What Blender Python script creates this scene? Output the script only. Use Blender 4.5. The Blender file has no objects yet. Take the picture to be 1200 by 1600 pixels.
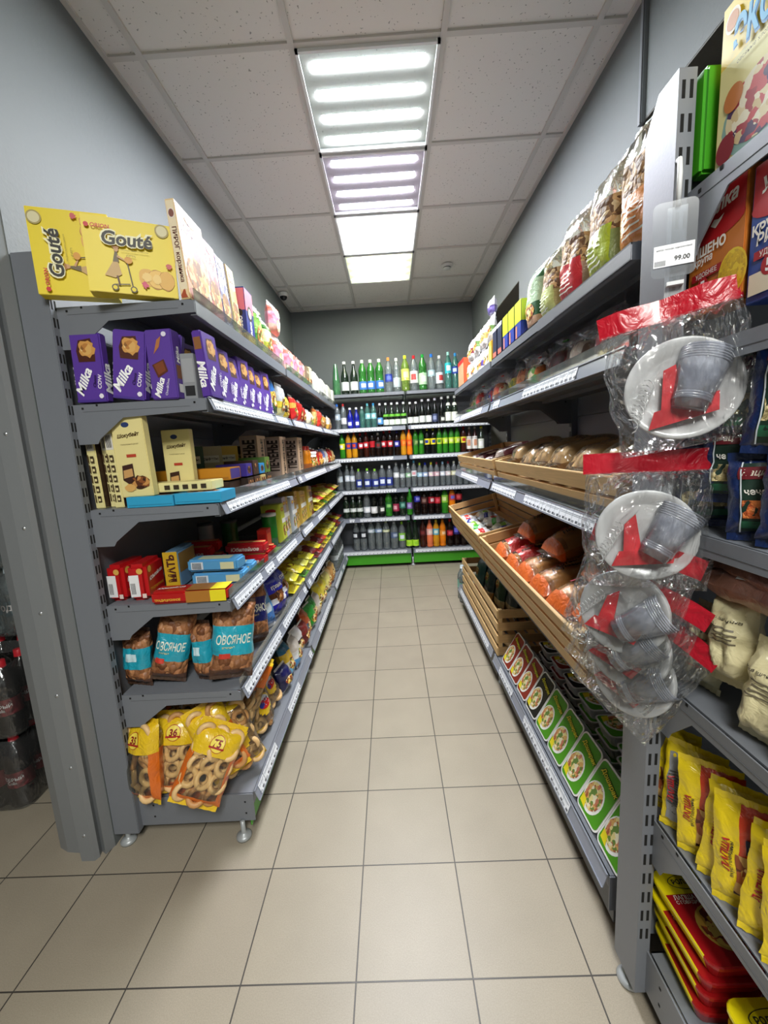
import bpy, bmesh, math, random
from mathutils import Matrix, Vector, noise

random.seed(7)
S = bpy.context.scene
COL = S.collection
PI = math.pi
R = math.radians

# ------------------------------------------------------------------ camera
F, YAW, PITCH, ROLL, CH = 647.25, -0.0213, -0.1567, -0.0557, 1.354
fwd = Vector((math.sin(YAW)*math.cos(PITCH), math.cos(YAW)*math.cos(PITCH), math.sin(PITCH)))
rt = Vector((math.cos(YAW), -math.sin(YAW), 0)); up = rt.cross(fwd)
r2 = rt*math.cos(ROLL)+up*math.sin(ROLL); u2 = -rt*math.sin(ROLL)+up*math.cos(ROLL)
cam_data = bpy.data.cameras.new('camera'); cam = bpy.data.objects.new('camera', cam_data)
cam_data.sensor_fit = 'VERTICAL'; cam_data.sensor_height = 24; cam_data.lens = F/1600*24
cam_data.clip_start = 0.02; cam_data.clip_end = 60
cam.matrix_world = Matrix(((r2.x, u2.x, -fwd.x, 0), (r2.y, u2.y, -fwd.y, 0), (r2.z, u2.z, -fwd.z, CH), (0, 0, 0, 1)))
COL.objects.link(cam); S.camera = cam

# ------------------------------------------------------------------ light and exposure
S.view_settings.view_transform = 'Standard'
S.view_settings.look = 'None'
S.view_settings.gamma = 1
S.view_settings.exposure = 0.0
LAMP = 8.8                       # scales every ceiling lamp
w = bpy.data.worlds.new('world'); S.world = w; w.use_nodes = True
w.node_tree.nodes['Background'].inputs[0].default_value = (.75, .8, .85, 1)
w.node_tree.nodes['Background'].inputs[1].default_value = 0.25
S.cycles.max_bounces = 8; S.cycles.transparent_max_bounces = 24
S.cycles.sample_clamp_indirect = 6
S.cycles.caustics_reflective = False; S.cycles.caustics_refractive = False

# ------------------------------------------------------------------ materials
def lin(h):
    if not isinstance(h, str): return tuple(h)
    h = h.lstrip('#'); c = [int(h[i:i+2], 16)/255 for i in (0, 2, 4)]
    return tuple(x/12.92 if x <= .04045 else ((x+.055)/1.055)**2.4 for x in c)
MATS = {}
def new_mat(name):
    m = bpy.data.materials.new(name); m.use_nodes = True
    nt = m.node_tree
    return m, nt, nt.nodes, nt.links, nt.nodes['Principled BSDF']
def M(color, rough=.5, metal=0., kind=''):
    """plain or lightly varied surface of one colour"""
    key = (color, rough, metal, kind)
    if key in MATS: return MATS[key]
    m, nt, N, L, b = new_mat('surface_%d' % len(MATS))
    c = lin(color)
    b.inputs['Base Color'].default_value = (*c, 1)
    b.inputs['Roughness'].default_value = rough
    b.inputs['Metallic'].default_value = metal
    tc = N.new('ShaderNodeTexCoord')
    if kind == 'wrinkle':
        nz = N.new('ShaderNodeTexNoise'); nz.inputs['Scale'].default_value = 28; nz.inputs['Detail'].default_value = 3
        nz.inputs['Distortion'].default_value = 1.6
        bp = N.new('ShaderNodeBump'); bp.inputs['Strength'].default_value = .8; bp.inputs['Distance'].default_value = .006
        L.new(tc.outputs['Object'], nz.inputs['Vector']); L.new(nz.outputs['Fac'], bp.inputs['Height']); L.new(bp.outputs['Normal'], b.inputs['Normal'])
        b.inputs['Coat Weight'].default_value = .6; b.inputs['Coat Roughness'].default_value = .12
    elif kind == 'paint':
        nz = N.new('ShaderNodeTexNoise'); nz.inputs['Scale'].default_value = 160; nz.inputs['Detail'].default_value = 2
        bp = N.new('ShaderNodeBump'); bp.inputs['Strength'].default_value = .12; bp.inputs['Distance'].default_value = .001
        L.new(tc.outputs['Object'], nz.inputs['Vector']); L.new(nz.outputs['Fac'], bp.inputs['Height']); L.new(bp.outputs['Normal'], b.inputs['Normal'])
    elif kind == 'wood':
        mp = N.new('ShaderNodeMapping'); mp.inputs['Scale'].default_value = (3, 3, 60)
        nz = N.new('ShaderNodeTexNoise'); nz.inputs['Scale'].default_value = 3; nz.inputs['Detail'].default_value = 5
        mx = N.new('ShaderNodeMixRGB'); mx.inputs[1].default_value = (*[x*.72 for x in c], 1); mx.inputs[2].default_value = (*[min(1, x*1.15) for x in c], 1)
        L.new(tc.outputs['Object'], mp.inputs[0]); L.new(mp.outputs[0], nz.inputs['Vector']); L.new(nz.outputs['Fac'], mx.inputs[0]); L.new(mx.outputs[0], b.inputs['Base Color'])
    MATS[key] = m; return m
def MIX(cols, scale=60, rough=.55, name='mixed', bump=0.):
    """cells of several colours: food pictures, grains, nuts"""
    key = ('mix', tuple(cols), scale, rough, bump)
    if key in MATS: return MATS[key]
    m, nt, N, L, b = new_mat(name)
    tc = N.new('ShaderNodeTexCoord'); vo = N.new('ShaderNodeTexVoronoi'); vo.inputs['Scale'].default_value = scale
    nz = N.new('ShaderNodeTexNoise'); nz.inputs['Scale'].default_value = scale*.7
    ad = N.new('ShaderNodeVectorMath'); ad.operation = 'MULTIPLY_ADD'; ad.inputs[1].default_value = (.02, .02, .02)
    L.new(tc.outputs['Object'], nz.inputs['Vector']); L.new(nz.outputs['Color'], ad.inputs[0]); L.new(tc.outputs['Object'], ad.inputs[2])
    L.new(ad.outputs[0], vo.inputs['Vector'])
    sp = N.new('ShaderNodeSeparateColor'); L.new(vo.outputs['Color'], sp.inputs[0])
    cr = N.new('ShaderNodeValToRGB'); cr.color_ramp.interpolation = 'CONSTANT'
    e = cr.color_ramp.elements; n = len(cols)
    for i, c in enumerate(cols):
        el = e[i] if i < 2 else e.new(i/n)
        el.position = i/n; el.color = (*lin(c), 1)
    L.new(sp.outputs[0], cr.inputs[0]); L.new(cr.outputs[0], b.inputs['Base Color'])
    b.inputs['Roughness'].default_value = rough
    if bump:
        bp = N.new('ShaderNodeBump'); bp.inputs['Strength'].default_value = 1; bp.inputs['Distance'].default_value = bump; bp.invert = True
        L.new(vo.outputs['Distance'], bp.inputs['Height']); L.new(bp.outputs['Normal'], b.inputs['Normal'])
    MATS[key] = m; return m
def GLASS(color='#ffffff', clear=.8, rough=.05, body=.05, name='clear', bump=0., gloss=.8):
    """thin clear plastic or bottle glass: tinted see-through + gloss + a little body colour"""
    key = ('glass', color, clear, rough, body, bump, gloss)
    if key in MATS: return MATS[key]
    m, nt, N, L, b = new_mat(name); N.remove(b)
    out = N['Material Output']; c = lin(color)
    tr = N.new('ShaderNodeBsdfTransparent'); tr.inputs[0].default_value = (*c, 1)
    gl = N.new('ShaderNodeBsdfGlossy'); gl.inputs['Roughness'].default_value = rough; gl.inputs['Color'].default_value = (1, 1, 1, 1)
    df = N.new('ShaderNodeBsdfDiffuse'); df.inputs[0].default_value = (*[min(1, x*.85+.02) for x in c], 1)
    fr = N.new('ShaderNodeFresnel'); fr.inputs[0].default_value = 1.45
    m1 = N.new('ShaderNodeMixShader'); m1.inputs[0].default_value = 1-clear
    m2 = N.new('ShaderNodeMixShader')
    mp = N.new('ShaderNodeMath'); mp.operation = 'MULTIPLY_ADD'; mp.inputs[1].default_value = gloss; mp.inputs[2].default_value = body
    L.new(fr.outputs[0], mp.inputs[0])
    L.new(tr.outputs[0], m1.inputs[1]); L.new(df.outputs[0], m1.inputs[2])
    L.new(mp.outputs[0], m2.inputs[0]); L.new(m1.outputs[0], m2.inputs[1]); L.new(gl.outputs[0], m2.inputs[2])
    L.new(m2.outputs[0], out.inputs[0])
    if bump:
        tc = N.new('ShaderNodeTexCoord'); nz = N.new('ShaderNodeTexNoise'); nz.inputs['Scale'].default_value = 13; nz.inputs['Detail'].default_value = 1.5; nz.inputs['Distortion'].default_value = 3.
        mpg = N.new('ShaderNodeMapping'); mpg.inputs['Scale'].default_value = (1.6, 1.6, .7); mpg.inputs['Rotation'].default_value = (0, .5, 0)
        bp = N.new('ShaderNodeBump'); bp.inputs['Strength'].default_value = 1; bp.inputs['Distance'].default_value = bump
        L.new(tc.outputs['Object'], mpg.inputs[0]); L.new(mpg.outputs[0], nz.inputs['Vector']); L.new(nz.outputs['Fac'], bp.inputs['Height'])
        for s in (gl, fr): L.new(bp.outputs['Normal'], s.inputs['Normal'])
    MATS[key] = m; return m
def EMIT(color, strength):
    key = ('emit', color, strength)
    if key in MATS: return MATS[key]
    m, nt, N, L, b = new_mat('lamp_light')
    b.inputs['Base Color'].default_value = (.9, .9, .9, 1)
    b.inputs['Emission Color'].default_value = (*lin(color), 1); b.inputs['Emission Strength'].default_value = strength
    MATS[key] = m; return m

METAL = M('#7a7e86', .42, .15, 'paint'); METAL_D = M('#62656a', .5, .1, 'paint'); HOLE = M('#050505', .9)
TAG = M('#e9ecf2', .35); RAIL = M('#868b98', .3); GREEN = M('#3f9a1c', .4); INK = M('#17171a', .5)
WHITE = M('#f2f2f0', .45); ACRYL = GLASS('#f4f8f6', .93, .04, .03, 'clear_acrylic')
FILM = GLASS('#fdfefe', .985, .07, .02, 'clear_film', .03, .5)
CLEARP = GLASS('#e6eef2', .72, .08, .10, 'clear_plastic')

# ------------------------------------------------------------------ mesh helpers
class MB:
    def __init__(s): s.v = []; s.f = []; s.mi = []; s.sm = []; s.mats = []
    def mid(s, m):
        if m not in s.mats: s.mats.append(m)
        return s.mats.index(m)
    def add(s, vs, fs, mat, smooth=False, T=None):
        o = len(s.v)
        for p in vs:
            p = Vector(p)
            if T is not None: p = T @ p
            s.v.append(tuple(p))
        ms = mat if isinstance(mat, list) else [mat]*len(fs)
        for f, m in zip(fs, ms):
            s.f.append(tuple(i+o for i in f)); s.mi.append(s.mid(m)); s.sm.append(smooth)
        return s
    def box(s, x0, x1, y0, y1, z0, z1, mat, T=None, bev=0.):
        if bev <= 0:
            vs = [(x, y, z) for z in (z0, z1) for y in (y0, y1) for x in (x0, x1)]
            fs = [(0, 2, 3, 1), (4, 5, 7, 6), (0, 1, 5, 4), (2, 6, 7, 3), (0, 4, 6, 2), (1, 3, 7, 5)]
            return s.add(vs, fs, mat, False, T)
        bm = bmesh.new(); bmesh.ops.create_cube(bm, size=1)
        for v in bm.verts:
            v.co = Vector(((x0+x1)/2+v.co.x*(x1-x0), (y0+y1)/2+v.co.y*(y1-y0), (z0+z1)/2+v.co.z*(z1-z0)))
        bmesh.ops.bevel(bm, geom=bm.edges[:], offset=bev, segments=2, affect='EDGES')
        bm.verts.index_update()
        s.add([v.co[:] for v in bm.verts], [[v.index for v in f.verts] for f in bm.faces], mat, False, T); bm.free()
        return s
    def prism(s, poly, a0, a1, axis, mat, T=None):
        """poly of 2D points swept along an axis from a0 to a1"""
        n = len(poly)
        def P(p, a):
            return {'x': (a, p[0], p[1]), 'y': (p[0], a, p[1]), 'z': (p[0], p[1], a)}[axis]
        vs = [P(p, a0) for p in poly]+[P(p, a1) for p in poly]
        fs = [tuple(range(n)), tuple(range(2*n-1, n-1, -1))]+[(i, i+n, (i+1) % n+n, (i+1) % n) for i in range(n)]
        return s.add(vs, fs, mat, False, T)
    def lathe(s, prof, mat, seg=16, T=None, smooth=True, closed=True, matfn=None):
        vs = []; fs = []; ms = []
        for r, z in prof:
            for i in range(seg):
                a = 2*PI*i/seg; vs.append((r*math.cos(a), r*math.sin(a), z))
        for k in range(len(prof)-1):
            for i in range(seg):
                j = (i+1) % seg
                fs.append((k*seg+i, k*seg+j, (k+1)*seg+j, (k+1)*seg+i))
                ms.append(matfn(2*PI*(i+.5)/seg, k) if matfn else mat)
        return s.add(vs, fs, ms, smooth, T)
    def tube(s, pts, r, mat, seg=8):
        pts = [Vector(p) for p in pts]; vs = []; fs = []
        for k, p in enumerate(pts):
            d = (pts[min(k+1, len(pts)-1)]-pts[max(k-1, 0)]).normalized()
            a = d.orthogonal().normalized(); b = d.cross(a)
            rr = r[k] if isinstance(r, (list, tuple)) else r
            for i in range(seg):
                t = 2*PI*i/seg; vs.append(p+a*(rr*math.cos(t))+b*(rr*math.sin(t)))
        for k in range(len(pts)-1):
            for i in range(seg):
                j = (i+1) % seg; fs.append((k*seg+i, k*seg+j, (k+1)*seg+j, (k+1)*seg+i))
        fs += [tuple(range(seg-1, -1, -1)), tuple(range((len(pts)-1)*seg, len(pts)*seg))]
        return s.add(vs, fs, mat, True)
    def torus(s, c, R_, r, mat, T, nu=14, nv=6):
        vs = []; fs = []
        for i in range(nu):
            a = 2*PI*i/nu
            for j in range(nv):
                b = 2*PI*j/nv; q = R_+r*math.cos(b); vs.append((c[0]+q*math.cos(a), c[1]+q*math.sin(a), c[2]+r*math.sin(b)))
        for i in range(nu):
            for j in range(nv):
                fs.append((i*nv+j, ((i+1) % nu)*nv+j, ((i+1) % nu)*nv+(j+1) % nv, i*nv+(j+1) % nv))
        return s.add(vs, fs, mat, True, T)
    def poly(s, pts, mat, T=None, mapf=None):
        if mapf: pts = [mapf(p) for p in pts]
        return s.add(pts, [tuple(range(len(pts)))], mat, False, T)
    def mesh(s, name):
        me = bpy.data.meshes.new(name); me.from_pydata(s.v, [], s.f)
        for m in s.mats: me.materials.append(m)
        me.polygons.foreach_set('material_index', s.mi); me.polygons.foreach_set('use_smooth', s.sm)
        me.update(); return me

TXT = {}
def text2d(body, bold=0., shear=0., res=3):
    """outline font turned into flat polygons; returned centred, cap height about 1"""
    key = (body, bold, shear)
    if key in TXT: return TXT[key]
    cu = bpy.data.curves.new('t', 'FONT'); cu.body = body; cu.size = 1.37; cu.offset = bold; cu.shear = shear
    cu.align_x = 'CENTER'; cu.resolution_u = res; cu.space_line = .8
    ob = bpy.data.objects.new('t', cu)
    me = bpy.data.meshes.new_from_object(ob)
    vs = [v.co.copy() for v in me.vertices]; fs = [tuple(p.vertices) for p in me.polygons]
    if vs:
        x0 = min(v.x for v in vs); x1 = max(v.x for v in vs); y0 = min(v.y for v in vs); y1 = max(v.y for v in vs)
        for v in vs: v.x -= (x0+x1)/2; v.y -= (y0+y1)/2
        wd, ht = x1-x0, y1-y0
    else: wd = ht = 1
    bpy.data.objects.remove(ob); bpy.data.curves.remove(cu); bpy.data.meshes.remove(me)
    TXT[key] = (vs, fs, wd, ht); return TXT[key]
def put_text(mb, body, cx, cz, mapf, mat, wid=None, hei=None, rot=0, bold=.02, shear=0.):
    """mapf turns face coordinates (a to the right, b up) into a 3D point"""
    vs, fs, wd, ht = text2d(body, bold, shear)
    sx = (wid/wd) if wid else (hei/ht); sy = (hei/ht) if hei else sx
    if not hei: sy = sx
    c, s_ = math.cos(R(rot)), math.sin(R(rot))
    mb.add([mapf((cx+v.x*sx*c-v.y*sy*s_, cz+v.x*sx*s_+v.y*sy*c)) for v in vs], fs, mat)

# ------------------------------------------------------------------ scene-tree helpers
STAT = {}
def node(name, mesh=None, kids=(), label=None): return dict(name=name, mesh=mesh, kids=list(kids), label=label)
def inst(n, parent):
    o = bpy.data.objects.new(n['name'], n['mesh']); COL.objects.link(o)
    if parent is not None: o.parent = parent
    if n['label']: o['label'] = n['label']
    for k in n['kids']: inst(k, o)
    return o
def spawn(n, label, cat, group=None, loc=(0, 0, 0), rz=0., rx=0., ry=0., sc=1., name=None):
    o = inst(n, None)
    o.location = loc
    o.rotation_euler = (rx, ry, rz)
    if sc != 1.: o.scale = (sc, sc, sc) if not isinstance(sc, tuple) else sc
    o['label'] = label; o['category'] = cat
    if group: o['group'] = group
    if name: o.name = name
    return o
import numpy as np
def tree_points(n):
    if 'pts' not in n:
        a = []
        def go(k):
            if k['mesh'] is not None:
                c = np.empty(len(k['mesh'].vertices)*3); k['mesh'].vertices.foreach_get('co', c); a.append(c.reshape(-1, 3))
            for q in k['kids']: go(q)
        go(n); n['pts'] = np.concatenate(a)
    return n['pts']
def rest(o, n, z, xmax=None, xmin=None, plane=None):
    """set a thing down so that its lowest point touches height z (or a tilted plane) and it stays behind the shelf lip"""
    Mx = np.array(Matrix.LocRotScale(o.location, o.rotation_euler, o.scale)); P = tree_points(n) @ Mx[:3, :3].T + Mx[:3, 3]
    if plane is not None:
        p0, nn = np.array(plane[0]), np.array(plane[1]); d = ((P-p0) @ nn).min(); o.location = Vector(o.location)-Vector(nn)*(d-.001)
    elif z is not None: o.location.z += z+.0008-P[:, 2].min()
    if xmax is not None and P[:, 0].max() > xmax: o.location.x -= P[:, 0].max()-xmax
    if xmin is not None and P[:, 0].min() < xmin: o.location.x += xmin-P[:, 0].min()
    return o
def struct(name, mb):
    o = bpy.data.objects.new(name, mb.mesh(name)); COL.objects.link(o); o['kind'] = 'structure'; return o
ORD = ['first', 'second', 'third', 'fourth', 'fifth', 'sixth', 'seventh', 'eighth', 'ninth', 'tenth', 'eleventh', 'twelfth', 'thirteenth', 'fourteenth', 'fifteenth', 'sixteenth', 'seventeenth', 'eighteenth', 'nineteenth', 'twentieth', 'twenty-first', 'twenty-second', 'twenty-third', 'twenty-fourth', 'twenty-fifth', 'twenty-sixth', 'twenty-seventh', 'twenty-eighth', 'twenty-ninth', 'thirtieth']

# ================================================================== ROOM
HC = 2.931
XL, XR, YB = -1.05, 1.02, 5.03
# floor: square beige tiles with dark joints
m, nt, N, L, b = new_mat('floor_tiles')
tc = N.new('ShaderNodeTexCoord'); mp = N.new('ShaderNodeMapping'); mp.inputs['Location'].default_value = (.1572+3.0, -.8605+3.0, 0)
br = N.new('ShaderNodeTexBrick'); br.offset = 0; br.squash = 1
for k, v in (('Scale', 1), ('Mortar Size', .0022), ('Mortar Smooth', .3), ('Brick Width', .3), ('Row Height', .3), ('Bias', 0)): br.inputs[k].default_value = v
br.inputs['Color1'].default_value = (*lin('#b2a794'), 1); br.inputs['Color2'].default_value = (*lin('#ada290'), 1); br.inputs['Mortar'].default_value = (*lin('#4a4540'), 1)
nz = N.new('ShaderNodeTexNoise'); nz.inputs['Scale'].default_value = 350; nz.inputs['Detail'].default_value = 3
n2 = N.new('ShaderNodeTexNoise'); n2.inputs['Scale'].default_value = 5; n2.inputs['Detail'].default_value = 5
mx = N.new('ShaderNodeMixRGB'); mx.blend_type = 'MULTIPLY'; mx.inputs[0].default_value = .4
m3 = N.new('ShaderNodeMixRGB'); m3.blend_type = 'MULTIPLY'; m3.inputs[0].default_value = .22
L.new(tc.outputs['Object'], mp.inputs[0]); L.new(mp.outputs[0], br.inputs['Vector'])
L.new(tc.outputs['Object'], nz.inputs['Vector']); L.new(tc.outputs['Object'], n2.inputs['Vector'])
L.new(br.outputs['Color'], mx.inputs[1]); L.new(nz.outputs['Fac'], mx.inputs[2]); L.new(mx.outputs[0], m3.inputs[1]); L.new(n2.outputs['Fac'], m3.inputs[2]); L.new(m3.outputs[0], b.inputs['Base Color'])
bp = N.new('ShaderNodeBump'); bp.inputs['Strength'].default_value = .5; bp.inputs['Distance'].default_value = .002; bp.invert = True
L.new(br.outputs['Fac'], bp.inputs['Height']); L.new(bp.outputs['Normal'], b.inputs['Normal']); b.inputs['Roughness'].default_value = .42
FLOOR = m
# ceiling board with pits
m, nt, N, L, b = new_mat('ceiling_board')
tc = N.new('ShaderNodeTexCoord'); vo = N.new('ShaderNodeTexVoronoi'); vo.inputs['Scale'].default_value = 58; vo.inputs['Randomness'].default_value = 1
nz = N.new('ShaderNodeTexNoise'); nz.inputs['Scale'].default_value = 45; nz.inputs['Detail'].default_value = 4
ad = N.new('ShaderNodeVectorMath'); ad.operation = 'MULTIPLY_ADD'; ad.inputs[1].default_value = (.03, .03, 0)
L.new(tc.outputs['Object'], nz.inputs['Vector']); L.new(nz.outputs['Color'], ad.inputs[0]); L.new(tc.outputs['Object'], ad.inputs[2]); L.new(ad.outputs[0], vo.inputs['Vector'])
cr = N.new('ShaderNodeValToRGB'); cr.color_ramp.elements[0].position = .1; cr.color_ramp.elements[0].color = (*lin('#9a9692'), 1); cr.color_ramp.elements[1].position = .17; cr.color_ramp.elements[1].color = (*lin('#e6e2de'), 1)
L.new(vo.outputs['Distance'], cr.inputs[0]); L.new(cr.outputs[0], b.inputs['Base Color']); b.inputs['Roughness'].default_value = .9
bp = N.new('ShaderNodeBump'); bp.inputs['Strength'].default_value = .6; bp.inputs['Distance'].default_value = .003
L.new(cr.outputs[0], bp.inputs['Height']); L.new(bp.outputs['Normal'], b.inputs['Normal'])
CEIL = m
# painted wall
def wall_mat(name, col):
    m, nt, N, L, b = new_mat(name)
    tc = N.new('ShaderNodeTexCoord'); nz = N.new('ShaderNodeTexNoise'); nz.inputs['Scale'].default_value = 90; nz.inputs['Detail'].default_value = 6
    b.inputs['Base Color'].default_value = (*lin(col), 1); b.inputs['Roughness'].default_value = .6
    bp = N.new('ShaderNodeBump'); bp.inputs['Strength'].default_value = .35; bp.inputs['Distance'].default_value = .003
    L.new(tc.outputs['Object'], nz.inputs['Vector']); L.new(nz.outputs['Fac'], bp.inputs['Height']); L.new(bp.outputs['Normal'], b.inputs['Normal'])
    return m
WALL = wall_mat('wall_paint', '#6b7071'); WALL_D = wall_mat('wall_recess_paint', '#66645b')
struct('floor', MB().box(-3.2, 2.2, -2.6, YB+.1, -.06, 0, FLOOR))
struct('ceiling', MB().box(-3.2, 2.2, -2.6, YB+.1, HC+.006, HC+.08, CEIL))
BAR = M('#cdc9c4', .6)
g = MB()
for k in range(-4, 4):
    x = -.904+.6*k
    if -3.2 < x < 2.1: g.box(x-.012, x+.012, -2.6, YB, HC-.004, HC+.006, BAR)
for k in range(-8, 6):
    y = 1.8935+.6*k
    if y > -2.6: g.box(-3.2, 2.2, y-.012, y+.012, HC-.003, HC+.006, BAR)
struct('trim_1', g)
g = MB(); g.box(XL, XL+.02, 1.26, YB, HC-.006, HC+.004, BAR); g.box(XR-.02, XR, 1.8, YB, HC-.006, HC+.004, BAR); g.box(XL, XR, YB-.02, YB, HC-.006, HC+.004, BAR)
struct('trim_2', g)
struct('wall_left', MB().box(XL-.2, XL, 1.262, YB+.1, 0, HC+.02, WALL))
struct('wall_back', MB().box(XL, XR+.9, YB, YB+.1, 0, HC+.02, WALL))
g = MB()                                    # right wall with two deep openings, head at 2.51
g.box(XR, XR+.6, 1.79, 3.30, 0, HC+.02, WALL)
g.box(XR, XR+.6, 3.30, YB, 2.51, HC+.02, WALL)
g.box(XR, XR+.6, -.6, 1.79, 2.51, HC+.02, WALL)
g.box(XR, XR+.6, -2.5, -.6, 0, HC+.02, WALL)
struct('wall_right', g)
g = MB(); g.box(XR+.45, XR+.5, 3.3, YB, 0, 2.51, WALL_D); g.box(XR+.6, XR+.65, -.6, 1.79, 0, 2.51, WALL_D)
g.box(XR+.004, XR+.45, YB-.005, YB-.0005, 0, 2.509, WALL_D); g.box(XR+.001, XR+.45, 3.3, YB-.006, 2.505, 2.5095, WALL_D); g.box(XR+.02, XR+.6, 1.785, 1.7895, 0, 2.509, WALL_D); g.box(XR+.001, XR+.6, -.6, 1.789, 2.505, 2.5095, WALL_D)
struct('wall_recess', g)
struct('trim_3', MB().box(XR-.014, XR, 1.775, 1.80, 2.5, HC, M('#7b8084', .4)).box(XR-.018, XR-.014, 1.778, 1.782, 2.5, HC, METAL_D))
struct('wall_rear', MB().box(-3.2, 2.2, -2.6, -2.5, 0, HC+.02, WALL))
struct('wall_far_left', MB().box(-3.2, -3.1, -2.5, 2.2, 0, HC+.02, WALL).box(-3.1, XL-.2, 2.1, 2.2, 0, HC+.02, WALL))
# steel-clad wall end beside the left rack
J = M('#85888b', .38, .2, 'paint')
g = MB()
g.prism([(-1.052, 1.262), (-1.064, 1.231), (-1.086, 1.243), (-1.079, 1.223), (-1.088, 1.209), (-1.134, 1.209), (-1.134, 1.224), (-1.147, 1.222), (-1.149, 1.238), (-1.21, 1.244), (-1.25, 1.262)], 0, HC, 'z', J)
for z in (.1, .36, .62, .9, 1.17, 1.45, 1.72):
    g.lathe([(0, .003), (.004, .003), (.006, 0)], M('#b9bcc0', .25, .8), 10, Matrix.Translation((-1.110, 1.2095, z)) @ Matrix.Rotation(R(90), 4, 'X'))
struct('trim_4', g)

# ceiling lamps
def tube_panel(col, strength, cover):
    k = []
    f = MB(); w_ = .29; a = M('#e6e8ea', .35)
    f.box(-w_, w_, -w_, -w_+.012, -.004, .05, a).box(-w_, w_, w_-.012, w_, -.004, .05, a).box(-w_, -w_+.012, -w_, w_, -.004, .05, a).box(w_-.012, w_, -w_, w_, -.004, .05, a).box(-w_, w_, -w_, w_, .05, .056, M('#8f989c', .5))
    k.append(node('housing', f.mesh('housing')))
    for i in range(4):
        y = -.21+.14*i
        t = MB(); wt = M('#d8dadc', .5)
        t.add([(x, yy, z) for z in (.012, .03) for yy in (y-.014, y+.014) for x in (-.235, .235)], [(0, 2, 3, 1), (4, 5, 7, 6), (0, 1, 5, 4), (2, 6, 7, 3), (0, 4, 6, 2), (1, 3, 7, 5)], [EMIT(col, strength), wt, wt, wt, wt, wt])
        k.append(node('light_tube', t.mesh('light_tube')))
    k.append(node('prismatic_cover', MB().box(-w_+.012, w_-.012, -w_+.012, w_-.012, 0, .003, cover).mesh('prismatic_cover')))
    return node('ceiling_lamp', None, k)
def cover_mat(col, haze):
    m, nt, N, L, b = new_mat('prismatic_acrylic'); N.remove(b); out = N['Material Output']
    tr = N.new('ShaderNodeBsdfTransparent'); tl = N.new('ShaderNodeBsdfTranslucent'); gl = N.new('ShaderNodeBsdfGlossy'); gl.inputs['Roughness'].default_value = .3
    tr.inputs[0].default_value = (*lin(col), 1); tl.inputs[0].default_value = (*lin(col), 1)
    a = N.new('ShaderNodeMixShader'); a.inputs[0].default_value = haze; c = N.new('ShaderNodeMixShader'); c.inputs[0].default_value = .06
    L.new(tr.outputs[0], a.inputs[1]); L.new(tl.outputs[0], a.inputs[2]); L.new(a.outputs[0], c.inputs[1]); L.new(gl.outputs[0], c.inputs[2]); L.new(c.outputs[0], out.inputs[0])
    return m
for i, (col, st, hz, cc, word) in enumerate([('#fbfdff', 46, .035, '#f2f6f5', 'nearest square ceiling lamp with four bright cool tubes'), ('#faf8ff', 42, .035, '#f0eef4', 'violet tinted square ceiling lamp, second from the camera'),
                                             ('#ffffff', 60, .5, '#ffffff', 'brightest white square ceiling lamp, third from the camera'), ('#fcfff0', 48, .5, '#fafcf0', 'farthest square ceiling lamp with slightly yellow light')]):
    spawn(tube_panel(col, st*LAMP, cover_mat(cc, hz)), word, 'ceiling lamp', 'ceiling lamps over the aisle', (-.004, 2.1935+.6*i, HC-.012))
for i, (x, y) in enumerate([(-.004, -.8065), (-.004, -1.4065), (.596, -1.4065)]):  # unseen lamps added to light the near floor and camera-facing fronts
    spawn(tube_panel('#fdfdfb', 46*LAMP, cover_mat('#f6f6f4', .05)), ['unseen square ceiling lamp added just behind the camera', 'unseen square ceiling lamp added farther behind the camera', 'unseen square ceiling lamp added behind the camera, beside the farther one'][i], 'ceiling lamp', 'unseen ceiling lamps added behind the camera', (x, y, HC-.012))
sm = MB().lathe([(0, -.04), (.028, -.04), (.034, -.032), (.034, -.022), (.048, -.02), (.05, -.012), (.05, 0), (0, 0)], M('#dcdcd8', .5), 24)
spawn(node('smoke_detector', None, [node('housing', sm.mesh('housing')), node('grille', MB().lathe([(.0345, -.031), (.0345, -.024)], M('#55565a', .6), 24).mesh('grille'))]), 'round white smoke detector on the ceiling right of the last lamp', 'smoke detector', None, (.6, 4.02, HC))
dc = MB().lathe([(.05, 0), (.052, -.012), (.045, -.03), (.03, -.035)], WHITE, 24)
dm = MB().lathe([(.036, -.03), (.034, -.045), (.024, -.06), (.01, -.067), (0, -.068)], M('#1b1c20', .1), 24)
spawn(node('dome_camera', None, [node('mount', dc.mesh('mount')), node('lens_dome', dm.mesh('lens_dome'))]), 'small white dome security camera on the ceiling by the left wall', 'security camera', None, (-.985, 4.45, HC))

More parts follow.
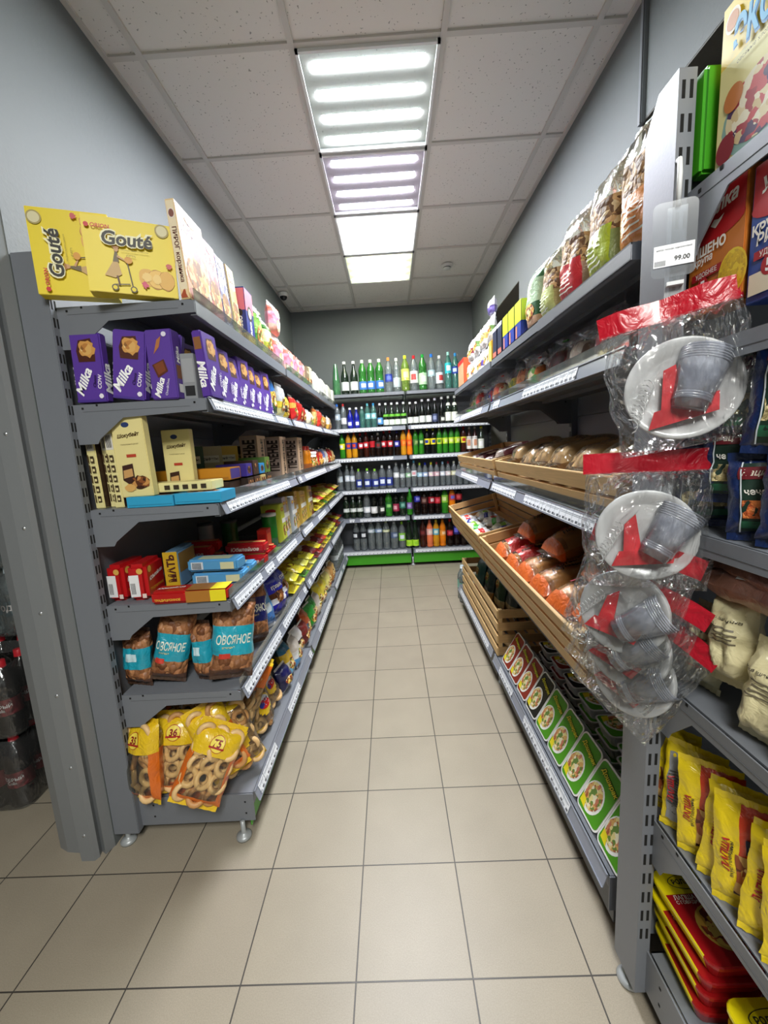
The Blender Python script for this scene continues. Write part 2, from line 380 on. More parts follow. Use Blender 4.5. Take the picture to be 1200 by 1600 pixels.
# ================================================================== SHELVING
MESHC = {}
def cached(key, fn):
    if key not in MESHC: MESHC[key] = fn()
    return MESHC[key]
def tag_mesh(wd, kind):
    def f():
        mb = MB(); h = .034
        mb.box(-wd/2, wd/2, -.0012, 0, -h/2, h/2, TAG)
        rr = random.Random(int(wd*1000)+kind)
        x = -wd/2+.006
        dk = M('#8a8f98', .5)
        mb.box(-wd/2+.004, wd/2-.004, -.0016, -.0012, h/2-.008, h/2-.006, dk)
        mb.box(-wd/2+.004, wd/2-.012, -.0016, -.0012, h/2-.012, h/2-.0105, dk)
        n = int(wd/.055)+1
        for i in range(n):
            cx = -wd/2+wd*(i+.5)/n
            mb.box(cx+.006, cx+.018, -.0016, -.0012, -h/2+.004, -h/2+.011, M('#4a4d55', .5))
            for q in range(5): mb.box(cx-.018+q*.003, cx-.0165+q*.003, -.0016, -.0012, -h/2+.003, -h/2+.010, dk)
            if i: mb.box(cx-wd/n/2-.0004, cx-wd/n/2+.0004, -.0016, -.0012, -h/2, h/2, dk)
        return mb.mesh('price_tag')
    return cached(('tag', round(wd, 3), kind), f)
def rack(name, label, loc, rz, bays, levels, D, top, panel_top, lip=.035, rails=(), tags=.8, riser=(), seed=1, kick=GREEN, feet=True, end=True, post_d=.09, rail_tilt=22, chamfer=False, green_top=False, bracket_both=True, deck=.15, slim=False):
    rr = random.Random(seed)
    root = bpy.data.objects.new(name, None); COL.objects.link(root); root.location = loc; root.rotation_euler = (0, 0, rz)
    root['label'] = label; root['category'] = 'shelving unit'; root['group'] = 'steel gondola shelving units'
    def part(nm, mb_or_me, parent=root, loc=(0, 0, 0), rot=(0, 0, 0), lab=None):
        me = mb_or_me.mesh(nm) if isinstance(mb_or_me, MB) else mb_or_me
        o = bpy.data.objects.new(nm, me); COL.objects.link(o); o.parent = parent; o.location = loc; o.rotation_euler = rot
        if lab: o['label'] = lab
        return o
    U0, U1 = bays[0], bays[-1]
    mb = MB()
    z = .17
    while z < panel_top-.02:
        z2 = min(z+.32, panel_top)
        for a, b_ in zip(bays[:-1], bays[1:]): mb.box(a+.03, b_-.001, -post_d+.03, -post_d+.045, z, z2-.002, METAL)
        z = z2
    part('back_panel', mb)
    if green_top:
        g_ = MB()
        for a, b_ in zip(bays[:-1], bays[1:]): g_.box(a+.036, b_-.002, -post_d-.012, -post_d+.018, panel_top-.16, panel_top, GREEN, bev=.005)
        part('header_panel', g_, lab='green header panel')
    # uprights with two rows of slots
    for a in bays:
        mb = MB(); w_ = .03
        if chamfer: mb.prism([(-post_d, .045), (0, .045), (0, top-.05), (-.035, top), (-post_d, top)], a, a+w_, 'x', METAL)
        else: mb.box(a, a+w_, -post_d, 0, .045, top, METAL, bev=.002)
        z = .2
        while z < top-.03:
            for q in (.0085, .0215): mb.box(a+q-.0028, a+q+.0028, -post_d-.0006, -post_d+.0005, z, z+.027, HOLE)
            z += .05
        part('upright', mb)
    lm = {}
    for li, zl in enumerate(levels):
        base = li == len(levels)-1
        for bi, (a, b_) in enumerate(zip(bays[:-1], bays[1:])):
            W = b_-a
            key = ('shelf', round(W, 3), base, D, post_d, lip, slim)
            def f():
                mb = MB(); x0 = .032; x1 = W-.002; y0 = -D; y1 = -post_d-.002
                mb.box(x0, x1, y0, y1, -.0035, 0, METAL)                      # deck
                mb.box(x0, x1, y0, y0+.003, -lip, 0, METAL)                    # front lip
                mb.box(x0, x1, y0, y0+.018, -lip, -lip+.003, METAL)
                if not base:
                    for t in (.33, .66): mb.box(x0, x1, y0+(y1-y0)*t-.012, y0+(y1-y0)*t+.012, -.018, -.0035, METAL)
                else:
                    mb.box(x0, x1, y1-.003, y1, -.1, 0, METAL)
                if not base:
                    # end brackets: deep at the post, tapering forward, small holes and a folded top edge
                    br = [(-post_d, -.0005), (-D+.012, -.0005), (-D, -.006), (-D, -.036), (-post_d-.15, -.045), (-post_d-.07, -.105), (-post_d-.06, -.12), (-post_d, -.12)]
                    if slim: br = [(-post_d, -.0005), (-D+.012, -.0005), (-D, -.006), (-D, -.032), (-post_d-.09, -.036), (-post_d-.035, -.095), (-post_d-.028, -.11), (-post_d, -.11)]
                    for q0 in (.024, W-.0005):
                        mb.prism(br, q0, q0+.0028, 'x', METAL)
                        for yy, zz in ((-D+.035, -.012), (-post_d-.03, -.012), (-post_d-.075, -.004)):
                            mb.box(q0-.0008, q0+.0036, yy-.003, yy+.003, zz-.003, zz+.003, HOLE)
                        mb.box(q0-.0008, q0, -D+.05, -post_d-.03, -.0225, -.0215, METAL_D)
                else:
                    for q0 in (.024, W-.0005):
                        mb.prism([(-post_d, .0), (-D, 0), (-D, -deck+.045), (-post_d, -deck+.04)], q0, q0+.004, 'x', METAL)
                        for yy, zz in ((-post_d-.05, -.03), (-post_d-.05, -.075), (-D+.03, -.03), (-D+.03, -.075)):
                            mb.box(q0-.0006, q0, yy-.003, yy+.003, zz-.003, zz+.003, HOLE)
                return mb.mesh('shelf')
            so = part('shelf', cached(key, f), root, (a, 0, zl))
            if li in rails:
                tl = R(rail_tilt); rw = W-.036
                def fr():
                    mb = MB(); mb.box(0, rw, -.002, 0, -.041, 0, RAIL); mb.box(0, rw, -.005, 0, -.002, .0015, RAIL); mb.box(0, rw, -.005, 0, -.042, -.0395, RAIL)
                    return mb.mesh('price_rail')
                ro = part('price_rail', cached(('rail', round(rw, 3)), fr), so, (.034, -D-.002, .001), (-tl, 0, 0))
                x = .04+rr.random()*.04
                while x < W-.05:
                    wd = rr.choice([.055, .055, .11, .165, .22]) if tags > .6 else .055
                    if x+wd > W-.01: break
                    if rr.random() < tags:
                        tm = tag_mesh(wd, 0)
                        cx = x+wd/2
                        oy = -.0032; oz = -.0205
                        part('price_tag', tm, so, (cx, -D-.002+oy*math.cos(tl)+oz*math.sin(tl), .001+oz*math.cos(tl)-oy*math.sin(tl)), (-tl, 0, 0))
                    x += wd+(.004 if tags > .6 else .1+rr.random()*.12)
            if li in riser:
                part('clear_riser', cached(('riser', round(W, 3)), lambda: MB().box(.035, W-.003, -.002, 0, 0, .034, ACRYL).mesh('clear_riser')), so, (0, -D+.004, .001))
    # plinth
    zb = levels[-1]
    for a, b_ in zip(bays[:-1], bays[1:]):
        part('kick_plate', MB().box(a+.03, b_-.002, -D+.016, -D+.02, .035, zb-lip+.012, kick), lab='green kick plate' if kick is GREEN else None)
    if feet:
        for a in bays:
            for yy in (-.035, -D+.045):
                q = Matrix.Translation((a+.018, yy, 0))
                part('levelling_foot', MB().lathe([(0, 0), (.026, 0), (.027, .008), (.020, .014), (.010, .018), (.008, .022), (.008, zb-.1), (0, zb-.1)], M('#a7abad', .4, .3), 18, q))
    return root

LZ = [1.81, 1.53, 1.205, .885, .565, .165]
rack('gondola_shelving', 'long grey steel shelving along the left wall with snack boxes and bags', (XL+.002, 1.262, 0), R(90), [0, 1.10, 2.20, 3.27], LZ, .50, 1.955, 1.93,
     rails=(1, 2, 3, 4, 5), tags=.85, riser=(0, 2, 3, 4), seed=3, lip=.042)
BZ = [1.925, 1.562, 1.244, .888, .572, .195]
rack('gondola_shelving', 'grey steel shelving across the back wall with rows of drink bottles', (-.815, YB-.005, 0), 0, [0, 1.0, 1.98], BZ, .475, 1.97, 1.94,
     rails=(1, 2, 3, 4, 5), tags=.97, seed=5, lip=.035, rail_tilt=4)
RZ = [1.748, 1.538, 1.140, .705, .185]
YF = 3.35
rack('gondola_shelving', 'grey steel shelving along the right wall with bread crates and noodle trays', (XR-.002, YF, 0), R(-90), [0, 1.165, 2.40], RZ, .49, 1.86, 1.84,
     rails=(1, 2, 3, 4), tags=.68, riser=(1, 2), seed=8, kick=METAL_D, rail_tilt=18)
EX, EY = .512, .886
EZ = [1.755, 1.495, 1.17, .845, .515, .165]
rack('gondola_shelving', 'nearest grey steel shelving at the right edge with flour and noodle packs', (EX, EY, 0), 0, [0, .95], EZ, .50, 1.945, 1.94,
     chamfer=True, green_top=True, slim=True, seed=9, kick=METAL_D, post_d=.088)

# ================================================================== PRODUCT BUILDERS (front faces -Y, width along X, base at z = 0)
def fx(w_, h_, y=0.):                       # 0..1 face coordinates on a front plane
    return lambda p: ((p[0]-.5)*w_, y, p[1]*h_)
def ell(cx, cy, rx, ry, n=20, a0=0, wob=0., seed=0):
    rr = random.Random(seed)
    return [(cx+rx*(1+wob*(rr.random()-.5))*math.cos(2*PI*i/n+a0), cy+ry*(1+wob*(rr.random()-.5))*math.sin(2*PI*i/n+a0)) for i in range(n)]
def rot2(pts, c, a):
    ca, sa = math.cos(R(a)), math.sin(R(a))
    return [(c[0]+(x-c[0])*ca-(y-c[1])*sa, c[1]+(x-c[0])*sa+(y-c[1])*ca) for x, y in pts]
def C(col): return M(col, .5) if isinstance(col, str) else col
def decals(items, w_, h_, mk, curved=False):
    """items: ('r',x0,y0,x1,y1,col) ('e',cx,cy,rx,ry,col[,wob]) ('p',pts,col) ('t',str,cx,cy,width or None,height or None,rot,col,bold,shear); mk(layer) gives the mapping.
    Coordinates in metres from the face centre-bottom."""
    arts = []; let = MB(); k = 0
    def bb(it):
        if it[0] == 'r': return [min(it[1], it[3]), min(it[2], it[4]), max(it[1], it[3]), max(it[2], it[4])]
        if it[0] == 'e': return [it[1]-it[3], it[2]-it[4], it[1]+it[3], it[2]+it[4]]
        return [min(p[0] for p in it[1]), min(p[1] for p in it[1]), max(p[0] for p in it[1]), max(p[1] for p in it[1])]
    pics = [it for it in items if it[0] != 't']; cl = list(range(len(pics))); B_ = [bb(p) for p in pics]; ch = True
    while ch:                                   # printed shapes that touch or nearly touch form one picture
        ch = False
        for i in range(len(pics)):
            for j in range(i):
                a, b_ = B_[i], B_[j]
                if cl[i] != cl[j] and a[0]-.006 < b_[2] and b_[0]-.006 < a[2] and a[1]-.006 < b_[3] and b_[1]-.006 < a[3]:
                    m_ = min(cl[i], cl[j]); o_ = max(cl[i], cl[j]); cl = [m_ if q == o_ else q for q in cl]; ch = True
    own = {}; pi = 0
    for it in items:
        k += 1; mf = mk(.0003*k)
        if it[0] != 't': art = own.setdefault(cl[pi], MB()); pi += 1
        if it[0] == 'r' and curved:
            n_ = 8; vs = [mf((it[1]+(it[3]-it[1])*i/n_, it[2]+(it[4]-it[2])*j/n_)) for j in range(n_+1) for i in range(n_+1)]
            art.add(vs, [(j*(n_+1)+i, j*(n_+1)+i+1, (j+1)*(n_+1)+i+1, (j+1)*(n_+1)+i) for j in range(n_) for i in range(n_)], C(it[5]), True)
        elif it[0] == 'e' and curved:
            vs = [mf((it[1], it[2]))]; n_ = 20; rr_ = random.Random(k); wb_ = it[6] if len(it) > 6 else 0
            ww = [1+wb_*(rr_.random()-.5) for _ in range(n_)]
            for q in (.35, .7, 1.): vs += [mf((it[1]+it[3]*q*ww[i]*math.cos(2*PI*i/n_), it[2]+it[4]*q*ww[i]*math.sin(2*PI*i/n_))) for i in range(n_)]
            fs = [(0, 1+i, 1+(i+1) % n_) for i in range(n_)]
            for q in range(2): fs += [(1+q*n_+i, 1+(q+1)*n_+i, 1+(q+1)*n_+(i+1) % n_, 1+q*n_+(i+1) % n_) for i in range(n_)]
            art.add(vs, fs, C(it[5]), True)
        elif it[0] == 'r': art.poly([(it[1], it[2]), (it[3], it[2]), (it[3], it[4]), (it[1], it[4])], C(it[5]), None, mf)
        elif it[0] == 'e': art.poly(ell(it[1], it[2], it[3], it[4], 20, 0, it[6] if len(it) > 6 else 0, k), C(it[5]), None, mf)
        elif it[0] == 'p': art.poly(it[1], C(it[2]), None, mf)
        elif it[0] == 't':
            _, s_, cx, cy, wd, ht, ro, col, bo, sh = it
            put_text(let, s_, cx, cy, mf, C(col), wd, ht, ro, bo, sh)
    return list(own.values()), let
def carton(name, w_, h_, d_, col, front=(), side=(), side2=(), topc=None, bev=.0012, rough=.35, backc=None, bname='carton', top=()):
    """printed cardboard box; front art on -Y, side art on +X, side2 art on -X, top art on +Z"""
    b = MB().box(-w_/2, w_/2, 0, d_, 0, h_, M(col, rough+.1) if isinstance(col, str) else col, None, bev)
    kids = [node(bname, b.mesh(bname))]
    for items, mk in ((front, lambda o: (lambda p: (p[0], -.0002-o, p[1]))),
                      (side, lambda o: (lambda p: (w_/2+.0002+o, d_/2+p[0], p[1]))),
                      (side2, lambda o: (lambda p: (-w_/2-.0002-o, d_/2-p[0], p[1]))),
                      (top, lambda o: (lambda p: (p[0], p[1], h_+.0002+o)))):
        if items:
            a, t = decals(items, w_, h_, mk)
            kids += [node('printed_picture', q.mesh('printed_picture')) for q in a]
            if t.v: kids.append(node('lettering', t.mesh('lettering')))
    return node(name, None, kids)
def pillow(w_, h_, t_, colfn, seed=0, nu=14, nv=18, seal=.06, wr=.004, pinch=.0, bottom=False, flop=0.):
    """sealed soft pack; returns mesh builder and the front surface function"""
    off = seed*3.7
    def prof(u, v):
        a = max(0., 1-abs(u)**3.2)**.55
        if bottom: b = min(1., (1-v)*1.6)**.6 if v > -1 else 1.
        else: b = max(0., 1-abs(v)**4)**.6
        return a*b
    def half(u, v, sgn):
        wv = 1-pinch*(1-v*v)
        x = u*w_/2*wv*(1-.06*(1-abs(v)**6)*0); z = (v+1)/2*h_
        n = noise.noise(Vector((u*2.2+off, v*2.6, sgn*.7+off)))*wr+noise.noise(Vector((u*6+off, v*4, sgn+off)))*wr*.55
        t = t_/2*prof(u, v)
        y = sgn*(t+n*min(1, t/(t_*.2)))
        y += flop*max(0, v-.5)**2*4
        return (x+noise.noise(Vector((v*3+off, .3, off)))*wr*.8, y, z)
    mb = MB(); vs = []; fs = []; ms = []
    for sgn in (-1, 1):
        o = len(vs)
        for j in range(nv+1):
            v = -1+2*j/nv
            for i in range(nu+1):
                vs.append(half(-1+2*i/nu, v, sgn))
        for j in range(nv):
            for i in range(nu):
                q = (o+j*(nu+1)+i, o+j*(nu+1)+i+1, o+(j+1)*(nu+1)+i+1, o+(j+1)*(nu+1)+i)
                fs.append(q if sgn < 0 else q[::-1]); ms.append(colfn((i+.5)/nu, (j+.5)/nv, sgn))
    mb.add(vs, fs, ms, True)
    def surf(o=0.):
        def g(p):
            u = max(-1, min(1, p[0]/(w_/2))); v = max(-1, min(1, p[1]/h_*2-1))
            q = half(u, v, -1); return (q[0], q[1]-.0012-o, q[2])
        return g
    return mb, surf
def crimp(mb, w_, h_, mat, sl=.012, n=16, wave=.0018):
    for z0, z1 in ((-sl, .001), (h_-.001, h_+sl)):
        vs = []; 
        for i in range(n+1):
            x = -w_/2+w_*i/n; vs += [(x, wave*math.sin(i*2.4), z0), (x, wave*math.sin(i*2.4+.6), z1)]
        mb.add(vs, [(2*i, 2*i+2, 2*i+3, 2*i+1) for i in range(n)], mat, True)
def pack(name, w_, h_, t_, colfn, items=(), seed=0, nu=14, nv=18, crimpc=None, wr=.004, pinch=0., bottom=False, bname='wrapper', extra=(), flop=0.):
    mb, surf = pillow(w_, h_, t_, colfn, seed, nu, nv, wr=wr, pinch=pinch, bottom=bottom, flop=flop)
    if crimpc is not None: crimp(mb, w_*.98, h_, crimpc)
    kids = [node(bname, mb.mesh(bname))]
    if items:
        a, t = decals(items, w_, h_, lambda o: surf(o), True)
        kids += [node('printed_picture', q.mesh('printed_picture')) for q in a]
        if t.v: kids.append(node('lettering', t.mesh('lettering')))
    kids += list(extra)
    return node(name, None, kids)
def WK(c): return M(c, .3, 0, 'wrinkle')
def bands(*spec):
    """spec: (upto_v, colour) from the bottom up"""
    mats = [(v, WK(c) if isinstance(c, str) else c) for v, c in spec]
    def f(u, v, s):
        for q, m_ in mats:
            if v <= q: return m_
        return mats[-1][1]
    return f

# ---------------------------------------------------------------- bottles
def prof_of(kind):
    if kind == 'pet': return [(0, 0), (.7, 0), (.95, .015), (1, .04), (1, .09), (.94, .11), (1, .13), (1, .36), (.965, .37), (.965, .60), (1, .61), (1, .66), (.93, .73), (.72, .80), (.48, .87), (.33, .915), (.31, .93)]
    if kind == 'waist': return [(0, 0), (.7, 0), (.97, .02), (1, .06), (1, .22), (.95, .30), (.86, .40), (.9, .48), (.99, .54), (1, .66), (.92, .74), (.7, .81), (.45, .88), (.32, .92), (.3, .93)]
    if kind == 'glass': return [(0, 0), (.9, 0), (1, .015), (1, .50), (.97, .56), (.78, .65), (.50, .74), (.38, .82), (.34, .90), (.36, .92), (.36, .94)]
    if kind == 'slim': return [(0, 0), (.9, 0), (1, .02), (1, .42), (.94, .5), (.82, .62), (.66, .76), (.48, .88), (.38, .95), (.36, .965)]
    if kind == 'jug': return [(0, 0), (.8, 0), (1, .03), (1, .08), (.95, .11), (1, .14), (1, .5), (.94, .53), (1, .56), (.97, .68), (.82, .77), (.52, .86), (.3, .90), (.28, .92)]
LIQ = {'clear': GLASS('#e3edf0', .86, .05, .06, 'clear_bottle'), 'teal': GLASS('#7fd0c4', .8, .05, .06, 'teal_bottle'), 'green': GLASS('#3cae3a', .62, .05, .06, 'green_bottle'),
       'lgreen': GLASS('#77c98a', .7, .05, .06, 'light_green_bottle'), 'dgreen': GLASS('#123818', .6, .05, .05, 'dark_green_bottle'), 'lime': GLASS('#b8dc5a', .72, .05, .05, 'lime_bottle'),
       'cola': M('#150806', .07), 'dark': M('#0b0f0c', .08), 'orange': M('#e07a12', .1), 'peach': M('#e0744a', .12), 'yellow': M('#e6c21e', .12), 'blue': M('#101a8c', .1), 'red': M('#7a1418', .1), 'gold': M('#c98c1c', .1), 'grn': M('#2c7a1e', .1), 'brown': M('#38140c', .1)}
def bottle(kind, liq, cap, lab1=None, lab2=None, band=(.37, .60), h=.31, r=.042, text=None, tcol='#ffffff', seg=14, neck=None, tsize=.5):
    key = ('bottle', kind, liq, cap, lab1, lab2, band, h, r, text)
    def f():
        P = prof_of(kind); kids = []
        kids.append(node('bottle_body', MB().lathe([(a*r, b_*h) for a, b_ in P], LIQ[liq], seg).mesh('bottle_body')))
        rn = P[-1][0]*r*1.12; z0 = P[-1][1]*h-.004
        if cap: kids.append(node('cap', MB().lathe([(rn*.9, z0-.003), (rn*1.12, z0-.003), (rn*1.12, z0), (rn*1.05, z0), (rn*1.05, h), (rn*.85, h+.001), (0, h+.001)], M(cap, .35), 12).mesh('cap')))
        if lab1:
            def rad(t):
                for (a, b_), (c, d) in zip(P[:-1], P[1:]):
                    if b_ <= t <= d: return (a+(c-a)*((t-b_)/max(1e-6, d-b_)))*r
                return r
            zs = [band[0]+(band[1]-band[0])*i/4 for i in range(5)]
            l1 = C(lab1); l2 = C(lab2 or lab1)
            def mf(a, k): return l2 if (abs(a-1.5*PI) < .75 and k in (1, 2)) else l1
            lb = MB().lathe([(max(rad(t), rad(t-.01), rad(t+.01))+.0008, t*h) for t in zs], l1, 20, matfn=mf)
            sub = []
            if text:
                tb = MB(); rr = max(rad(band[0]+.02), rad(band[1]-.02))+.0022
                put_text(tb, text, 0, (band[0]+band[1])/2*h, lambda p: (rr*math.sin(p[0]/rr), -rr*math.cos(p[0]/rr), p[1]), C(tcol), None, (band[1]-band[0])*h*tsize, 0, .03)
                sub.append(node('lettering', tb.mesh('lettering')))
            kids.append(node('paper_label', lb.mesh('paper_label'), sub))
        if neck: kids.append(node('neck_label', MB().lathe([(prof_r(P, neck[0])*r+.001, neck[0]*h), (prof_r(P, neck[1])*r+.001, neck[1]*h)], C(neck[2]), 14).mesh('neck_label')))
        return node('bottle', None, kids)
    return cached(key, f)
def prof_r(P, t):
    for (a, b_), (c, d) in zip(P[:-1], P[1:]):
        if b_ <= t <= d: return a+(c-a)*((t-b_)/max(1e-6, d-b_))
    return P[-1][0]

def bx(px): # column of the drawing of the back rack -> world x at the shelf front row
    return (px-.5)
def brow(zi, shelf, items, y=4.625):
    n = len(items)
    for i, (x, desc, args, kw) in enumerate(items):
        gap = min(abs(x-items[j][0]) for j in (i-1, i+1) if 0 <= j < n)
        kw = dict(kw); kw['r'] = round(min(kw['r'], gap/2*.97), 3)
        t = bottle(*args, **kw)
        lb_ = '%s, %s from left, back rack %s' % (desc, ORD[i], shelf)
        while len(lb_.split()) > 16: desc = desc.rsplit(' and ', 1)[0] if ' and ' in desc else desc.replace(' with', ',', 1).replace(' bottle', '', 1); lb_ = '%s, %s from left, back rack %s' % (desc, ORD[i], shelf)
        spawn(t, lb_, 'bottle', 'bottles on the back rack %s' % shelf, (x, y+((i*37) % 5-2)*.002, BZ[zi]+.0006), rz=((i*53) % 7-3)*.12)
def X4(v): # column in the enlarged back-rack picture -> world x at y 4.6
    return -.572+(v-140)*.2417*.00705
# top shelf
H1 = dict(h=.345, r=.041)
brow(0, 'top shelf', [(X4(162), 'light green capless soda bottle', ('slim', 'lgreen', None), dict(h=.335, r=.04)),
    (X4(217), 'dark glass water bottle with white label', ('glass', 'dgreen', '#e8e8e8', '#dfe6e2', '#ffffff', (.12, .38)), H1), (X4(275), 'dark glass water bottle with white label', ('glass', 'dgreen', '#e8e8e8', '#dfe6e2', '#ffffff', (.12, .38)), H1),
    (X4(330), 'green bottle with blue and white label', ('pet', 'green', '#e8efe8', '#3f78c8', '#dfe8f4', (.12, .36)), dict(h=.35, r=.044)), (X4(382), 'green bottle with blue and white label', ('pet', 'green', '#e8efe8', '#3f78c8', '#dfe8f4', (.12, .36)), dict(h=.35, r=.044)), (X4(437), 'green bottle with blue and white label', ('pet', 'green', '#e8efe8', '#3f78c8', '#dfe8f4', (.12, .36)), dict(h=.35, r=.044)),
    (X4(495), 'clear bottle, blue label, orange cap', ('pet', 'clear', '#e88a4a', '#2a3c9a', '#5a6cc8', (.3, .52)), dict(h=.36, r=.044)), (X4(545), 'clear bottle with pale grey label', ('pet', 'clear', '#e8e8e8', '#b8c4cc', '#dfe6ea', (.14, .42)), dict(h=.35, r=.04)),
    (X4(600), 'lime bottle with yellow label and yellow cap', ('pet', 'lime', '#d8e23a', '#d8e06a', '#f2f2b0', (.3, .62)), dict(h=.37, r=.046)), (X4(655), 'clear bottle with white and red label', ('pet', 'clear', '#b8202a', '#e8e8ea', '#c84a4a', (.22, .56)), dict(h=.365, r=.044)),
    (X4(710), 'green bottle with pale label and green cap', ('pet', 'green', '#1e8a3a', '#b8e0b4', '#e4f4e0', (.16, .48)), dict(h=.37, r=.044)), (X4(765), 'clear bottle, pale label, blue cap', ('pet', 'clear', '#2a6ac8', '#a8c4cc', '#d4e0e4', (.38, .55)), dict(h=.37, r=.044)),
    (X4(815), 'clear bottle with red and white label', ('pet', 'clear', '#e8e8e8', '#e6eef4', '#c04040', (.18, .5)), dict(h=.35, r=.042)), (X4(870), 'large teal water bottle with aqua label', ('pet', 'teal', '#9fd6d0', '#2ab4c0', '#e0f4f4', (.42, .7)), dict(h=.38, r=.052)), (X4(915), 'teal bottle with dark blue label', ('pet', 'teal', '#3a8ac8', '#1e3a9a', '#c8dcf0', (.42, .62)), dict(h=.365, r=.042))])
G = ('glass', 'dark', '#e4e6e4', '#d8dcd8', '#f4f4f0', (.10, .36)); GK = dict(h=.255, r=.031, neck=(.62, .68, '#c8d0c8'))
brow(1, 'second shelf', [(X4(155), 'clear bottle, pale label, blue cap', ('pet', 'clear', '#3a78d0', '#a8b8c8', '#dfe6ea'), dict(h=.27, r=.034)), (X4(193), 'clear bottle, white label, red cap', ('pet', 'clear', '#c83a3a', '#d8d8dc', '#f0f0f0', (.2, .45)), dict(h=.27, r=.034)),
    (X4(235), 'deep blue aluminium bottle with white swirl', ('glass', 'blue', '#f0f0f4', '#1822a0', '#e8ecff', (.08, .4)), dict(h=.225, r=.034)), (X4(276), 'deep blue aluminium bottle with white swirl', ('glass', 'blue', '#f0f0f4', '#1822a0', '#e8ecff', (.08, .4)), dict(h=.225, r=.034)),
    (X4(312), 'small pale teal water bottle', ('pet', 'teal', '#c8e4e0'), dict(h=.23, r=.03)), (X4(348), 'pale teal water bottle with aqua cap', ('pet', 'teal', '#6ac0c8', '#8ac8d0', '#d4f0f0'), dict(h=.26, r=.034)), (X4(386), 'pale teal water bottle with blue cap', ('pet', 'teal', '#3a9ad0', '#8ac8d0', '#d4f0f0'), dict(h=.26, r=.034)),
    (X4(427), 'dark small bottle with blue label', ('glass', 'dark', '#e8e8e8', '#5a9ad8', '#dfeaf4', (.12, .4)), dict(h=.255, r=.03))]
    + [(X4(v), 'small dark bottle with white label, green band', ('glass', 'dgreen', '#e8ece8', '#dfe8dc', '#f4f8f0', (.08, .3)), dict(h=.255, r=.031, neck=(.42, .52, '#6ab83a'))) for v in (465, 502, 539, 578)]
    + [(X4(v), 'black bottle with grey round label', G, dict(h=.25, r=.031)) for v in (620, 657)] + [(X4(v), 'black bottle with wide white label', ('glass', 'dark', '#d8d8d8', '#d8dcd8', '#ffffff', (.1, .36)), dict(h=.27, r=.033)) for v in (697, 738)]
    + [(X4(778), 'black bottle with dark blue label', ('glass', 'dark', '#c8c8d0', '#3a4468', '#8a94b8', (.1, .4)), dict(h=.275, r=.031)), (X4(822), 'black bottle with black and white shield label', ('glass', 'dark', '#e8e8e0', '#1a1c1a', '#dfe0d8', (.06, .3)), dict(h=.285, r=.033))]
    + [(X4(v), 'green bottle with large cream label', ('glass', 'dgreen', '#dfe4d8', '#eef0e4', '#ffffff', (.1, .42)), dict(h=.29, r=.034, neck=(.66, .76, '#f0f4e4'))) for v in (863, 903)])
SH3 = [(172, 'green soda bottle with yellow label', ('waist', 'grn', '#2a9a2a', '#e8e83a', '#ffffff'), .27), (212, 'orange soda bottle with blue red label', ('waist', 'gold', '#e85a2a', '#3a3a9a', '#e84a2a'), .28), (251, 'orange soda bottle with blue red label', ('waist', 'gold', '#e85a2a', '#3a3a9a', '#e84a2a'), .28),
    (290, 'cola bottle with red and white label', ('waist', 'cola', '#c8202a', '#c02030', '#ffffff'), .27), (327, 'dark bottle with red cap and red white label', ('waist', 'brown', '#d8202a', '#c8202a', '#e8e8e8'), .28), (367, 'cola bottle with plain red label', ('waist', 'cola', '#1a1a1a', '#c01a28', '#c01a28'), .29),
    (405, 'cola bottle with dark label', ('waist', 'cola', '#c8c8c8', '#3a3a3a', '#8a2020'), .26), (443, 'cola bottle with red script label', ('waist', 'cola', '#c8202a', '#b81a28', '#f0e0e0'), .28), (482, 'cola bottle with red script label', ('waist', 'cola', '#c8202a', '#b81a28', '#f0e0e0'), .28), (527, 'cola bottle with dark blue label', ('waist', 'cola', '#1a2a8a', '#2a2a9a', '#d8d8f0'), .27),
    (568, 'orange soda bottle with orange label', ('waist', 'gold', '#e87a1a', '#e86a10', '#ffa040'), .285), (607, 'orange soda bottle with red orange label', ('waist', 'orange', '#e83a1a', '#e84a1a', '#ff9040'), .275), (647, 'olive green tea bottle', ('waist', 'grn', '#c8d0a0', '#4a7a3a', '#9ab86a'), .28), (683, 'dark green bottle with green label', ('waist', 'grn', '#2a7a2a', '#1e6a2a', '#c8e0a0'), .28),
    (722, 'dark bottle with yellow and blue label', ('waist', 'dark', '#d8e23a', '#f0e030', '#2a3aa0'), .28), (760, 'dark bottle with yellow and blue label', ('waist', 'dark', '#d8e23a', '#f0e030', '#2a3aa0'), .28), (800, 'green bottle with lime label', ('waist', 'grn', '#e8e8a0', '#d0e040', '#3a8a2a'), .28), (838, 'green bottle with lime label', ('waist', 'grn', '#3a9a2a', '#c8e83a', '#e8f4a0'), .28),
    (877, 'green bottle with lime label', ('waist', 'grn', '#3a9a2a', '#c8e83a', '#e8f4a0'), .28), (915, 'green bottle with lime label', ('waist', 'grn', '#3a9a2a', '#c8e83a', '#e8f4a0'), .28), (955, 'dark red bottle with yellow label and red cap', ('waist', 'brown', '#c8202a', '#e8d83a', '#c82a2a'), .28), (992, 'dark bottle with white picture label', ('glass', 'brown', '#e8e8e0', '#f0ece4', '#d89a7a', (.12, .62)), .27),
    (1028, 'dark bottle with white picture label', ('glass', 'brown', '#e8e8e0', '#f0ece4', '#d89a7a', (.12, .62)), .27), (1068, 'dark green bottle with white label and yellow cap', ('glass', 'dgreen', '#e8e23a', '#e8ece0', '#ffffff', (.12, .5)), .27)]
brow(2, 'third shelf', [(X4(v), d, a, dict(h=h_, r=.032)) for v, d, a, h_ in SH3])
cl = ('pet', 'clear')
